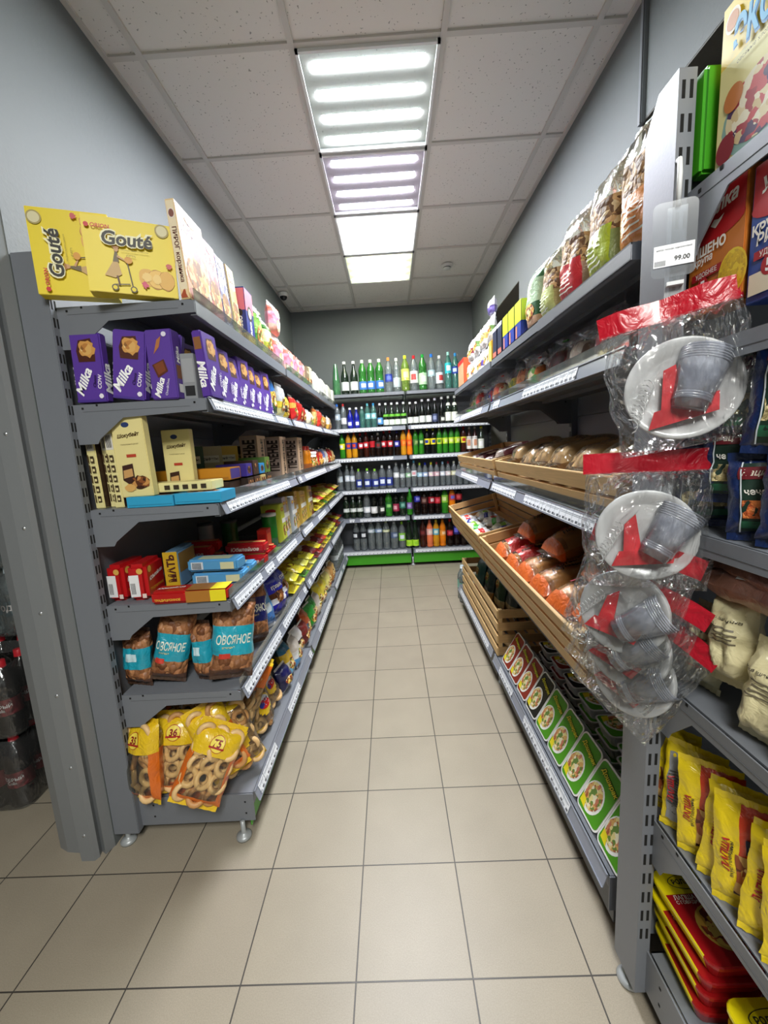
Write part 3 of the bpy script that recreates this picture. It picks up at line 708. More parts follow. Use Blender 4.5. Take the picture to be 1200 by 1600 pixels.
SH4 = [(140, 'clear water bottle with dark cap', ('pet', 'clear', '#4a5a6a', '#c0ccd4', '#e8eef2'), .27, .036), (190, 'clear water bottle with pale label', ('pet', 'clear', '#c8d0d8', '#d4dce4', '#f2f4f6'), .28, .036), (224, 'clear water bottle with pale label', ('pet', 'clear', '#c8d0d8', '#d4dce4', '#f2f4f6'), .27, .032)] \
    + [(v, 'squat water jug with blue shield label and %s cap' % c, ('jug', 'clear', cc, '#2a3a8a', '#e4ecf8', (.14, .5)), hh, .050 if v < 400 else .045) for v, c, cc, hh in ((265, 'green', '#8ad03a', .235), (322, 'green', '#8ad03a', .235), (371, 'green', '#8ad03a', .225), (420, 'white', '#f0f0f0', .26), (468, 'white', '#f0f0f0', .25))] \
    + [(512, 'wide clear water bottle with white label', ('pet', 'clear', '#c8ccd0', '#e0e4e6', '#ffffff', (.42, .62)), .28, .042), (552, 'clear water bottle with grey label', ('pet', 'clear', '#c0c4c8', '#b8c0c4', '#e0e4e8', (.42, .6)), .265, .03), (590, 'clear water bottle with green white label', ('pet', 'clear', '#d8e0d8', '#9ac8a0', '#f0f4f0', (.42, .6)), .27, .03),
       (628, 'tall clear water bottle with light blue cap', ('pet', 'clear', '#5ab0e8', '#e8e8ec', '#e0a0a8', (.42, .62)), .295, .032), (665, 'clear water bottle with lime cap', ('pet', 'clear', '#c0e040', '#a8d0e0', '#e8f4f8', (.42, .6)), .265, .034), (701, 'clear water bottle with dark blue cap', ('pet', 'clear', '#2030a0', '#a0b8e0', '#ffffff', (.42, .6)), .265, .034), (740, 'clear water bottle with yellow cap', ('pet', 'clear', '#e8e040', '#e8d0d8', '#f8f0e0', (.42, .6)), .265, .036), (776, 'clear water bottle with pink label', ('pet', 'clear', '#8a3a4a', '#e0b8c0', '#f8e8ec', (.42, .6)), .265, .034),
       (815, 'clear water bottle with pale blue cap', ('pet', 'clear', '#a0c8e8', '#d8e0ec', '#ffffff', (.42, .6)), .265, .034), (851, 'clear water bottle with dark red cap', ('pet', 'clear', '#8a2a3a', '#e8d8d8', '#ffffff', (.42, .6)), .265, .034), (888, 'clear water bottle with cream label', ('pet', 'clear', '#e0e0d0', '#d8d8b0', '#f8f8e8', (.42, .6)), .265, .034), (926, 'clear water bottle with small white label', ('pet', 'clear', '#f0f0f0', '#e8eef4', '#ffffff', (.42, .6)), .265, .034), (966, 'clear water bottle with pale green cap', ('pet', 'clear', '#b0d8b0', '#d8e8d8', '#ffffff', (.42, .6)), .265, .034), (1004, 'clear water bottle with grey cap', ('pet', 'clear', '#8a9098', '#d0d4d8', '#ffffff', (.42, .6)), .265, .034)]
brow(3, 'fourth shelf', [(X4(v), d, a, dict(h=h_, r=r_)) for v, d, a, h_, r_ in SH4])
SH5 = [(170, 'dark bottle with pale band label', ('pet', 'dgreen', '#d8dcd8', '#c8d0c8', '#e8ece8', (.3, .48)), .24, .036), (216, 'dark bottle with pale band label', ('pet', 'dgreen', '#d8dcd8', '#c8d0c8', '#e8ece8', (.3, .48)), .24, .038), (260, 'dark bottle with pale band label', ('pet', 'dgreen', '#d8dcd8', '#c8d0c8', '#e8ece8', (.3, .48)), .24, .038), (307, 'clear bottle with white and red label', ('pet', 'clear', '#c8d0d4', '#e0e4e8', '#ffffff', (.2, .42)), .29, .038),
    (355, 'dark bottle with wide white label', ('pet', 'dark', '#c8c8c8', '#d8d8d4', '#ffffff', (.16, .42)), .29, .038), (403, 'dark bottle with round white label', ('pet', 'dark', '#d0d0c8', '#2a2c2a', '#e8e8e0', (.16, .44)), .285, .038), (452, 'green bottle with darker green label', ('pet', 'grn', '#5ac83a', '#1e6a2a', '#8ac870', (.3, .55)), .29, .04), (500, 'dark blue bottle with red picture label', ('pet', 'dark', '#2a3a9a', '#a02a4a', '#e0a0a8', (.2, .5)), .28, .038),
    (543, 'deep green bottle with blue label', ('pet', 'dgreen', '#2a8a4a', '#2a6a5a', '#7ab0a0', (.3, .55)), .29, .038), (590, 'bright green bottle with violet label', ('pet', 'grn', '#3aa84a', '#7a5aa0', '#a8a0d0', (.25, .5)), .29, .04), (640, 'cola bottle with blue cap and blue label', ('pet', 'cola', '#3a5ad0', '#2a2a9a', '#8a8ad8', (.5, .72)), .3, .036), (687, 'cola bottle with dark brown label', ('pet', 'cola', '#3a2a28', '#4a2420', '#8a6a60', (.45, .7)), .28, .038),
    (733, 'cola bottle with red and white label', ('pet', 'cola', '#c8202a', '#a01828', '#e8c8c8', (.42, .66)), .3, .04), (775, 'cola bottle with bright red label', ('pet', 'cola', '#c8202a', '#c01828', '#e05060', (.42, .66)), .29, .038), (823, 'green bottle with lime label', ('pet', 'grn', '#b8d83a', '#8ac83a', '#e0f0a0', (.42, .7)), .3, .04), (870, 'orange bottle with blue and red label', ('pet', 'orange', '#c83a2a', '#c83a3a', '#6a6ac8', (.5, .72)), .3, .042), (915, 'dark bottle with red cap behind the crates', ('pet', 'cola', '#c8202a', '#a01828', '#d05050', (.5, .72)), .3, .038)]
brow(4, 'fifth shelf', [(X4(v), d, a, dict(h=h_, r=r_)) for v, d, a, h_, r_ in SH5])
SH6 = [(225, 'clear water bottle with black mountain label', ('pet', 'clear', '#d0d4d8', '#20242a', '#e8ecf0', (.42, .66)), .33, .043), (272, 'clear water bottle with black mountain label', ('pet', 'clear', '#d0d4d8', '#20242a', '#e8ecf0', (.42, .66)), .33, .043), (325, 'clear water bottle with pale neck label', ('pet', 'clear', '#e0e4e8', '#b8c4cc', '#e8ecf0', (.6, .72)), .335, .044), (375, 'clear water bottle with blue neck label', ('pet', 'clear', '#c8d0e0', '#8aa0c0', '#dfe6f0', (.6, .72)), .335, .044), (425, 'pale greenish clear bottle', ('pet', 'clear', '#e8e8b0', '#c8d0a0', '#e8ecd0', (.6, .68)), .335, .044), (478, 'ribbed clear bottle with dark band', ('pet', 'clear', '#c8d0e0', '#5a6a8a', '#a8b4c8', (.4, .6)), .325, .046),
    (530, 'water jug with blue shield and green label', ('jug', 'clear', '#9ad83a', '#8ac84a', '#e4ecf8', (.3, .58)), .31, .052), (577, 'green bottle with lime bands', ('slim', 'dgreen', '#2a9a3a', '#b8e83a', '#9ad830', (.08, .3)), .32, .038), (620, 'green bottle with lime bands', ('slim', 'dgreen', '#2a9a3a', '#b8e83a', '#9ad830', (.08, .3)), .32, .038),
    (670, 'dark red juice bottle', ('pet', 'brown', '#3a1a1a', '#4a1418', '#7a2a2a', (.45, .66)), .31, .04), (715, 'peach drink bottle with pink label', ('pet', 'peach', '#e87a6a', '#f0b8b0', '#f8e0d0', (.45, .68)), .315, .044), (758, 'yellow drink bottle with blue label', ('pet', 'gold', '#e8d04a', '#5ab0c8', '#e0f0e0', (.45, .68)), .31, .042), (802, 'orange drink bottle with orange label', ('pet', 'orange', '#e88a2a', '#f09a3a', '#f8d0a0', (.4, .6)), .315, .042), (850, 'dark cola bottle with red label', ('pet', 'cola', '#c8202a', '#a01828', '#d85060', (.4, .6)), .31, .04),
    (895, 'cola bottle with round blue emblem', ('pet', 'cola', '#2a3a9a', '#20206a', '#6a6ad8', (.42, .72)), .32, .044), (940, 'cola bottle with crimson label', ('pet', 'cola', '#c8202a', '#a81830', '#c83048', (.42, .62)), .31, .042), (985, 'brown cola bottle at the right end', ('pet', 'cola', '#2a2020', '#8a1828', '#a84050', (.42, .6)), .31, .04)]
brow(5, 'bottom shelf', [(X4(v), d, a, dict(h=h_, r=r_)) for v, d, a, h_, r_ in SH6])

# ================================================================== LEFT RACK GOODS
BEIGE = MIX(['#d8a860', '#b87a3a', '#e8c88a', '#8a5a2a'], 55, .6, 'biscuits')
FOOD = MIX(['#c88a3a', '#e8c860', '#a04a20', '#5a8a2a', '#f0e0b0', '#7a3a1a'], 90, .5, 'food_picture')
CHOC = MIX(['#5a3018', '#8a5028', '#c89050', '#3a1c10'], 70, .5, 'chocolate_picture')
def goute(side):
    Y = '#e8d010'; n = len('x')
    items = [('r', -.1, .0005, .1, .002, '#b8a010'), ('e', .035, .05, .022, .024, M('#e2b050', .5), .12), ('e', .0595, .047, .0235, .0265, '#b8802a', .12), ('e', .06, .047, .022, .025, M('#ecc060', .5), .12), ('e', .0845, .045, .0215, .0265, '#b8802a', .12), ('e', .085, .045, .02, .025, M('#e2b050', .5), .12),
             ('e', .035, .05, .012, .013, '#f0cc7a', .3), ('e', .06, .047, .012, .013, '#f0cc7a', .3), ('e', .085, .178, .018, .018, '#a89858'), ('e', .085, .178, .014, .014, '#d8d0a8'),
             ('p', [(-.07, .045), (-.045, .085), (-.035, .085), (-.028, .05), (-.045, .04)], '#c8a468'), ('p', [(-.047, .082), (-.040, .108), (-.034, .108), (-.032, .082)], '#6a5a3a'), ('e', -.036, .115, .006, .007, '#c89a6a'), ('e', -.037, .120, .009, .003, '#a8743a'),
             ('p', [(-.034, .10), (-.015, .088), (-.016, .085), (-.036, .094)], '#c89a6a'), ('p', [(-.042, .045), (-.038, .02), (-.034, .02), (-.037, .046)], '#5a3018'), ('p', [(-.05, .020), (-.01, .024), (-.01, .027), (-.05, .023)], '#4a3a20'), ('p', [(-.014, .09), (-.011, .09), (-.002, .016), (-.005, .016)], '#4a3a20'),
             ('e', -.048, .014, .0085, .0085, '#4a3a20'), ('e', -.048, .014, .0055, .0055, Y), ('e', -.002, .012, .0085, .0085, '#4a3a20'), ('e', -.002, .012, .0055, .0055, Y), ('e', -.008, .088, .010, .009, '#d89a3a'), ('e', .028, .027, .008, .008, '#d04a6a', .8), ('e', .095, .082, .007, .008, '#c85a5a', .8), ('e', -.1, .168, .006, .006, '#c8202a'),
             ('t', 'ORION', -.068, .168, .045, None, 0, '#c8202a', .03, .1), ('t', 'Gouté', -.005, .141, .132, None, 0, '#f4f0c8', .13, .12), ('t', 'Gouté', -.005, .141, .124, None, 0, '#1a1408', .04, .12),
             ('t', 'хрустящее печенье с кунжутом', .01, .112, .07, None, 0, '#6a5a10', 0, 0), ('t', '(ГУТТЭ)', .0, .098, .022, None, 0, '#4a3a10', .02, 0)]
    return carton('biscuit_box', .225, .197, .046, Y, front=items)
g_ = goute(0)
spawn(g_, 'yellow biscuit box standing upright with horizontal Gouté lettering, left top shelf', 'biscuit box', 'large yellow biscuit boxes on the left top shelf', (-.690, 1.258, LZ[0]+.010), rz=R(24), ry=R(1.))
# the same kind of box turned on its short side: the art runs upwards
def goute_turned():
    src = goute(1); M90 = Matrix.Translation((-.0, 0, .115)) @ Matrix.Rotation(R(-90), 4, 'Y') @ Matrix.Translation((0, 0, -.0985))
    kids = []
    for k in src['kids']:
        me = k['mesh'].copy(); me.transform(M90); kids.append(node(k['name'], me))
    return node('biscuit_box', None, kids)
spawn(goute_turned(), 'yellow biscuit box turned on its side, its lettering running upwards, leftmost', 'biscuit box', 'large yellow biscuit boxes on the left top shelf', (-.862, 1.256, LZ[0]+.010), rz=R(20), ry=R(0))

def spine_box(h, w, d, col, spine, title, pic, scol='#f0e0c0', tcol='#5a1a10'):
    """flat box stood on edge: wide front to the aisle, spine to the camera"""
    s2 = [('r', -d/2+.002, 0.004, d/2-.002, h-.004, scol), ('e', 0, h*.86, d*.36, h*.05, '#f4e8e0'), ('e', 0, h*.86, d*.3, h*.04, '#8a5a50'), ('t', spine, 0, h*.45, h*.55, None, -90, tcol, .02, 0), ('r', -d/2+.002, .004, d/2-.002, h*.10, pic)]
    fr = [('r', -w/2+.003, h*.02, w/2-.003, h*.97, pic), ('r', -w/2+.006, h*.70, w/2-.006, h*.84, scol), ('e', 0, h*.32, w*.42, h*.2, BEIGE), ('t', title, 0, h*.78, w*.8, None, 0, tcol, .03, 0), ('e', 0, h*.9, w*.2, h*.04, '#f4e8e0')]
    return carton('cake_box', w, h, d, col, front=fr, side2=s2)
STRIPE = MIX(['#e8b070', '#c87a3a', '#f0d0a0', '#a84a28', '#6a2a20'], 40, .5, 'pie_picture')
BERRY = MIX(['#a82a3a', '#c85a6a', '#6a1a2a', '#e8a0a0'], 60, .5, 'cherry_picture')
BLUEB = MIX(['#3a3a7a', '#6a6ab0', '#1a1a4a', '#c8c8e0'], 70, .5, 'blueberry_picture')
TF = -.555
def level(LL, z):
    l = [q for q in LL if -.003 < z-q < .036]; return l[0] if l else None
def L(n, label, cat, group, y, z, x=TF, rz=90, ry=0, rx=0, sc=1.):
    o = spawn(n, label, cat, group, (x, y, z), R(rz), R(rx), R(ry), sc); return rest(o, n, level(LZ, z), xmax=-.554)
def LS(n, label, cat, group, loc, rz=0., rx=0., ry=0., sc=1.):
    o = spawn(n, label, cat, group, loc, rz, rx, ry, sc); return rest(o, n, level(LZ, loc[2]))
pie = spine_box(.268, .185, .027, '#e8c890', 'ПИРОГ корзинка', 'ПИРОГ', STRIPE)
L(pie, 'tall cream pie box with lattice picture, first pie beside the yellow biscuit boxes', 'cake box', 'cake boxes on the left top shelf', 1.375, LZ[0]+.004, x=-.570, rx=-3)
cher = spine_box(.262, .10, .032, '#7a2030', 'Вишнёвый пай', 'ПАЙ', BERRY, '#e8d8d0', '#7a1a28')
L(cher, 'dark red cherry pie box between the cream pie box and blueberry box', 'cake box', 'cake boxes on the left top shelf', 1.535, LZ[0]+.004, x=-.568, rx=-4)
blu = spine_box(.262, .085, .026, '#2a3a7a', 'Черничный пай', 'ПАЙ', BLUEB, '#e0e0f0', '#2a2a6a')
L(blu, 'blue blueberry pie box next to the dark red cherry box', 'cake box', 'cake boxes on the left top shelf', 1.645, LZ[0]+.004, x=-.574, rx=-4)
pie2 = spine_box(.262, .075, .026, '#e0c080', 'ПИРОГ корзинка', 'ПИРОГ', MIX(['#c8d8a0', '#8ab060', '#e8d8a0', '#c89050'], 40, .5, 'apple_picture'))
L(pie2, 'cream and green pie box behind the blue blueberry box', 'cake box', 'cake boxes on the left top shelf', 1.735, LZ[0]+.004, x=-.570, rx=-4)
oreo = carton('biscuit_carton', .10, .225, .05, '#1e2f8a', front=[('r', -.048, .135, .048, .22, '#e87890'), ('e', 0, .13, .03, .03, '#201818'), ('e', 0, .13, .02, .02, '#f0e8e0'), ('t', 'OREO', 0, .06, .08, None, 90, '#ffffff', .06, 0), ('r', -.05, .001, .05, .04, '#e8c83a')],
              side2=[('r', -.023, .135, .023, .22, '#e87890'), ('e', 0, .125, .012, .014, '#201818'), ('t', 'OREO', 0, .082, .06, None, -90, '#ffffff', .06, 0), ('r', -.025, .001, .025, .045, '#e8c83a'), ('t', '159', 0, .022, .03, None, 0, '#8a2a10', .03, 0)])
L(oreo, 'tall narrow pink and blue biscuit box with white lettering, left top shelf', 'biscuit box', None, 1.87, LZ[0]+.004, x=-.565)
def softbag(w_, h_, t_, cols, items=(), seed=0, crimpc='#d8d8d8', wr=.006, name='snack_bag', **k):
    return pack(name, w_, h_, t_, bands(*cols), items, seed, 12, 14, WK(crimpc) if isinstance(crimpc, str) else crimpc, wr, .04, **k)
grb = softbag(.15, .20, .06, [(.35, '#5aa83a'), (.8, '#9ad060'), (1, '#3a5a2a')], [('e', 0, .07, .05, .045, FOOD), ('t', 'зефир', 0, .15, .09, None, 0, '#ffffff', .04, .1)], 3)
L(grb, 'light green snack bag right after the pink and blue box, left top shelf', 'snack bag', 'soft bags on the left top shelf', 2.03, LZ[0]+.014, x=-.60)
yeb = softbag(.13, .17, .06, [(.4, '#e8e060'), (.75, '#f0f0c0'), (1, '#3a7a2a')], [('e', 0, .06, .045, .04, FOOD)], 4)
L(yeb, 'yellow and green snack bag between light green bag and pink bags', 'snack bag', 'soft bags on the left top shelf', 2.19, LZ[0]+.014, x=-.60)
pinkb = softbag(.18, .145, .07, [(.25, '#f0b0a0'), (.7, '#f08aa0'), (1, '#e87060')], [('t', 'Зефир', 0, .10, .11, None, 0, '#ffffff', .05, .15), ('e', .02, .045, .05, .03, MIX(['#f8e0a0', '#f0a0b0', '#f8f0e0'], 60, .5, 'marshmallow'))], 5)
for i, (y, zz) in enumerate([(2.39, 0), (2.385, .155), (2.62, 0), (2.80, 0), (2.98, 0)]):
    L(pinkb, ['pink marshmallow bag lying under another pink bag', 'pink marshmallow bag on top of another pink bag', 'pink marshmallow bag directly behind the stacked pair', 'pink marshmallow bag in the middle of the pink row', 'pink marshmallow bag at the far end of pink row'][i], 'sweets bag', 'pink marshmallow bags on the left top shelf', y, LZ[0]+.013+zz, x=-.60, rz=90+(i-2)*3)
brn = carton('wafer_box', .10, .15, .06, '#7a6a50', front=[('r', -.045, .01, .045, .07, CHOC), ('t', 'вафли', 0, .11, .07, None, 0, '#f0e8d0', .03, 0)], side2=[('r', -.025, .01, .025, .14, '#8a7a60')])
L(brn, 'dull brown wafer box between pink bags and white boxes', 'wafer box', None, 3.16, LZ[0]+.004, x=-.57)
crm = carton('wafer_box', .09, .165, .05, '#e8dca8', front=[('r', -.04, .01, .04, .08, CHOC)], side2=[('r', -.02, .02, .02, .15, '#e0c888')])
L(crm, 'cream wafer box beside the dull brown box', 'wafer box', None, 3.28, LZ[0]+.004, x=-.57)
wbx = carton('sugar_box', .115, .15, .07, '#f2efe6', front=[('e', 0, .08, .012, .02, '#9aa0a8'), ('e', 0, .03, .008, .008, '#3a3a4a')], side2=[('e', 0, .09, .01, .015, '#a8a8a0')])
for i in range(10):
    L(wbx, 'plain white carton, %s in the white row, left top shelf' % ORD[i], 'carton', 'white cartons at the far end of the left top shelf', 3.40+.121*i, LZ[0]+.004, x=-.56-(i % 3)*.006, rz=90+((i*7) % 5-2))

# second shelf: purple chocolate biscuit packs
def milka(w_=.1, h_=.2, d_=.032):
    P = '#5a3a9a'
    it = [('p', [(-.026, .118), (.028, .118), (.03, .15), (.02, .185), (-.02, .18), (-.03, .15)], '#4a2010'), ('e', .004, .155, .026, .024, M('#d09850', .5), .35), ('e', .004, .155, .018, .016, BEIGE, .3), ('r', -.048, .001, .048, .008, '#48308a'),
          ('t', 'Milka', -.018, .062, .085, None, 62, '#ffffff', .04, .25), ('t', 'COW', .034, .06, .042, None, 82, '#e8e0f4', .05, 0), ('t', 'Choco', .018, .062, .035, None, 82, '#2a1450', .03, .1), ('e', .034, .018, .008, .007, '#e8e4f0', .3)]
    return carton('chocolate_biscuit_pack', w_, h_, d_, P, front=it, side=[('t', 'Milka', 0, h_*.35, h_*.45, None, 90, '#ffffff', .04, .2)], side2=[('t', 'Milka', 0, h_*.35, h_*.4, None, -90, '#ffffff', .04, .2), ('r', -.012, h_*.72, .012, h_*.9, '#8a5a30')], bev=.004, rough=.28, bname='wrapper')
mk = milka()
mg = 'purple chocolate biscuit packs on the left second shelf'
for i, (x, y, rz, ry, d) in enumerate([(-.893, 1.285, -1, 1, 'leftmost purple biscuit pack, standing upright facing the camera'), (-.778, 1.283, 4, 8, 'second purple biscuit pack from the left, leaning right'), (-.70, 1.325, 6, 9, 'purple biscuit pack half hidden behind the leaning one')]):
    LS(mk, d, 'biscuit pack', mg, (x, y, LZ[1]+.008), R(rz), 0, R(ry))
ch = carton('chocolate_biscuit_pack', .085, .2, .05, '#5a3c98', front=[('p', [(-.03, .1), (.01, .115), (.02, .08), (-.015, .062)], '#5a2a14'), ('p', [(-.024, .1), (.006, .11), (.013, .083), (-.012, .07)], '#7a4020'), ('p', [(-.02, .13), (.0, .15), (.01, .18), (-.005, .17)], '#b07040'), ('t', 'Milka', -.014, .035, .06, None, 68, '#ffffff', .04, .25), ('t', 'Choc&Choc', .012, .035, .05, None, 75, '#e0d8f0', .02, 0), ('e', .02, .185, .008, .007, '#e0dcec')],
            side=[('r', -.015, .06, .015, .1, '#7a4a28'), ('r', -.012, .02, .012, .045, '#e8e8e8'), ('t', 'Milka', 0, .13, .05, None, 90, '#ffffff', .03, .2)], bev=.003, bname='wrapper')
LS(ch, 'purple box with chocolate squares picture, right of the leaning purple packs', 'biscuit pack', mg, (-.655, 1.283, LZ[1]+.008), R(-2))
gry = carton('cardboard_tray', .05, .135, .16, '#8a8c90', front=[('r', -.018, .01, .018, .04, INK), ('r', -.02, .05, .02, .12, '#9a9ca0')])
LS(gry, 'grey box with a barcode beside the purple packs', 'box', None, (-.592, 1.31, LZ[1]+.006))
ys = [1.365, 1.525, 1.64, 1.735, 1.83, 1.92, 2.01]
for i, y in enumerate(ys):
    L(mk, 'purple biscuit pack facing the aisle, %s in its row' % ORD[i], 'biscuit pack', mg, y, LZ[1]+.008, x=-.548-(i % 2)*.006, rz=90-(8 if i else 4), rx=-4-(i % 3)*2, ry=(i % 2)*3, sc=(1., 1., 1-.03*(i % 3)))
for i, y in enumerate([1.45, 1.6, 1.75, 1.9]):
    L(mk, 'purple biscuit pack in the back row, %s from the near end' % ORD[i], 'biscuit pack', mg, y, LZ[1]+.008, x=-.66, rz=84)
L2B = [('blue and yellow hanging snack bag', .10, .20, [(.3, '#3a5a2a'), (.6, '#e0c040'), (1, '#2a6ab0')]), ('white and yellow sweets bag', .13, .17, [(.25, '#e8e0a0'), (.5, '#e8d040'), (1, '#d8dce0')]), ('yellow and black sweets bag', .11, .14, [(.3, '#e0c030'), (.6, '#3a3020'), (1, '#e8d050')]), ('shiny red sweets bag', .12, .15, [(.5, '#c82020'), (.7, '#e8a040'), (1, '#d82a20')]), ('red and white sweets bag', .12, .13, [(.4, '#d83020'), (1, '#c81818')]),
       ('dark red sweets bag', .11, .12, [(.4, '#7a1a1a'), (1, '#b82a20')]), ('pale sweets bag', .11, .10, [(.4, '#d8d0b0'), (1, '#e8e8d0')]), ('green striped sweets bag', .10, .10, [(.4, '#8ab03a'), (1, '#e8e8c0')]), ('orange caramel bag', .12, .15, [(.4, '#e0a040'), (.8, '#f0c880'), (1, '#c87030')]), ('red caramel bag', .11, .14, [(.4, '#c83020'), (1, '#d84030')]), ('beige caramel bag', .12, .12, [(.4, '#d8a860'), (1, '#e8c888')]), ('brown nut bag', .12, .12, [(.4, '#a87040'), (1, '#d8a050')]), ('white and gold sweets bag', .12, .12, [(.4, '#e0b050'), (1, '#f0e8d8')]), ('orange and red sweets bag', .12, .13, [(.4, '#d85030'), (1, '#e89040')])]
y = 2.13
for i, (d, w_, h_, cs) in enumerate(L2B):
    L(softbag(w_, h_, .06, cs, [('e', 0, h_*.4, w_*.25, h_*.2, FOOD)], 10+i), d+', %s soft bag, left second shelf' % ORD[i], 'sweets bag', 'sweets bags on the left second shelf', y+w_/2, LZ[1]+.016, x=-.595-(i % 3)*.01, rz=90+((i*11) % 9-4), rx=((i*5) % 7-3)*2)
    y += w_+.045

# third shelf: cream chocolate bar boxes and others
CR = '#e8dca0'
def cake_spine():
    it = [('r', -.012, .185, .012, .235, '#d8d4cc')]
    for q in range(6): it.append(('r', -.009+q*.0031, .192, -.0075+q*.0031, .23, '#3a3a3a'))
    for q in range(5): it += [('r', -.002, .02+q*.032, .010, .04+q*.032, '#3a2c18'), ('r', 0, .024+q*.032, .007, .032+q*.032, '#e8d8a0'), ('r', -.010, .02+q*.032, -.006, .045+q*.032, '#4a3a20')]
    return it
cs = carton('cake_bar_box', .030, .25, .105, '#e8dc9c', front=cake_spine(), side=[('r', -.05, .003, .05, .247, '#3a2418')], side2=[('r', -.05, .003, .05, .247, '#4a3020')], bev=.002)
for i, (x, y) in enumerate([(-.945, 1.318), (-.911, 1.34), (-.878, 1.312)]):
    LS(cs, 'narrow cream cake bar box on edge, %s from left, left third shelf' % ORD[i], 'cake bar box', 'narrow cream cake boxes on the left third shelf', (x, y, LZ[2]+.006), R(-1), 0, R(-1))
cf = carton('cake_bar_box', .105, .25, .03, '#e6d896', front=[('e', -.005, .225, .013, .008, '#2a3a6a'), ('t', 'Шокубайт', 0, .192, .075, None, 4, '#4a3410', .05, .3), ('t', 'глазированный десерт', 0, .165, .06, None, 0, '#7a6a40', 0, 0), ('r', -.016, .125, .016, .134, '#b8402a'),
        ('p', [(-.04, .055), (-.036, .1), (0, .105), (0, .06), (-.02, .04)], '#3a2018'), ('p', [(-.036, .06), (-.034, .085), (-.004, .09), (-.004, .066)], '#c89a60'), ('e', .018, .045, .03, .022, CHOC, .3), ('e', -.02, .03, .02, .012, M('#d8a860', .5), .3)], bev=.002)
LS(cf, 'cream cake box showing dark chocolate cake picture, front one, left third shelf', 'cake bar box', None, (-.803, 1.318, LZ[2]+.006), R(-3), 0, R(-1.5))
LS(cf, 'cream cake box half hidden behind the front chocolate cake box', 'cake bar box', None, (-.735, 1.42, LZ[2]+.006), R(-2), 0, 0, (.95, 1, .98))
bl = carton('cake_bar_box', .15, .034, .13, '#2f9cc8', front=[('r', -.07, .006, .07, .009, '#2684ac')], top=[('r', -.05, .03, .05, .08, CHOC)])
for i, x in enumerate([-.762, -.610]): LS(bl, ['blue flat cake box lying at the left front, third shelf', 'blue flat cake box lying at the right front, third shelf'][i], 'cake bar box', 'blue flat cake boxes on the left third shelf', (x, 1.285+i*.002, LZ[2]+.006), R(1))
cl_ = carton('cake_bar_box', .25, .030, .105, '#e8dc9c', front=[('r', -.12, .005, -.06, .026, '#d0ccc0')]+[('r', -.115+q*.006, .008, -.112+q*.006, .023, INK) for q in range(5)]+[('r', -.03+q*.03, .008, -.012+q*.03, .022, '#3a2c18') for q in range(5)], bev=.002)
LS(cl_, 'narrow cream cake box lying flat on the blue flat boxes', 'cake bar box', None, (-.705, 1.330, LZ[2]+.041), R(1.5))
org = carton('cake_bar_box', .28, .045, .12, '#c8841a', front=[('r', -.135, .004, .135, .012, '#a86a14')], side=[('r', -.05, .004, .05, .041, '#4a3a8a')], bev=.002)
LS(carton('cake_bar_box', .24, .052, .12, '#3a2418', bev=.002), 'dark brown flat box lying under the orange flat box', 'cake bar box', None, (-.71, 1.50, LZ[2]+.006), R(1))
LS(org, 'orange flat cake box lying on a dark brown box', 'cake bar box', None, (-.725, 1.50, LZ[2]+.059), R(1))
small = [('#3a2a8a', 'violet', .07, .05), ('#3a2418', 'dark brown', .07, .06), ('#2a8ac8', 'sky blue', .07, .045), ('#5a7a2a', 'olive green', .075, .07)]
for i, (c, nm, w_, h_) in enumerate(small):
    t = carton('wafer_box', w_, h_, .12, c, front=[('e', 0, h_/2, w_*.3, h_*.3, CHOC)], side2=[('r', -.05, .005, .05, h_-.005, c), ('r', -.01, h_*.3, .01, h_*.6, '#d8d8d8')])
    t2 = carton('wafer_box', w_, .055, .12, ['#2a1a10', '#4a3020', '#c8b070', '#3a3020'][i], front=[('r', -w_*.4, .01, w_*.4, .045, CHOC)])
    L(t2, '%s wafer box under the %s box, left third shelf' % (['black', 'brown', 'tan', 'dark grey'][i], nm), 'wafer box', 'small wafer boxes on the left third shelf', 1.665+.085*i, LZ[2]+.006, x=-.565)
    L(t, '%s wafer box on top of another wafer box, left third shelf' % nm, 'wafer box', 'small wafer boxes on the left third shelf', 1.665+.085*i, LZ[2]+.062, x=-.567)
for i, (x, y, c, nm) in enumerate([(-.80, 1.66, '#2a4a2a', 'dark green carrot'), (-.78, 1.80, '#b8a878', 'beige'), (-.76, 1.94, '#c8a030', 'mustard yellow'), (-.78, 2.10, '#6a5a38', 'dark olive')]):
    t = carton('sweets_box', .11, .19, .05, c, front=[('e', 0, .06, .035, .035, FOOD), ('r', -.04, .12, .04, .15, '#d8d0b0'), ('t', 'конфеты', 0, .135, .07, None, 0, '#3a2a10', .02, 0)], side2=[('r', -.02, .02, .02, .17, '#a89868')])
    LS(t, '%s sweets box standing in the shade behind flat boxes' % nm, 'sweets box', 'sweets boxes at the back of the left third shelf', (x, y, LZ[2]+.006), R(40))
pch = carton('biscuit_carton', .14, .235, .085, '#c8a888', front=[('t', 'ПЕЧЕНЬЕ', 0, .12, .2, None, 90, '#2a1810', .07, 0), ('r', .04, .01, .06, .22, '#3a2418')], side2=[('r', -.038, .004, .038, .231, '#b8a090'), ('t', 'ПЕЧЕНЬЕ', 0, .13, .17, .06, 90, '#2a1810', .06, 0)])
for i, y in enumerate([2.10, 2.40, 2.70]):
    L(pch, 'brown biscuit carton with upright block lettering, %s of three' % ORD[i], 'biscuit carton', 'brown biscuit cartons on the left third shelf', y, LZ[2]+.006, x=-.60+.012*i-.02*(2-i), rz=90)
hn = MB().lathe([(0, 0), (.03, 0), (.034, .01), (.032, .06), (.026, .1), (.030, .12), (.024, .145), (.015, .155)], M('#c8781a', .12), 16)
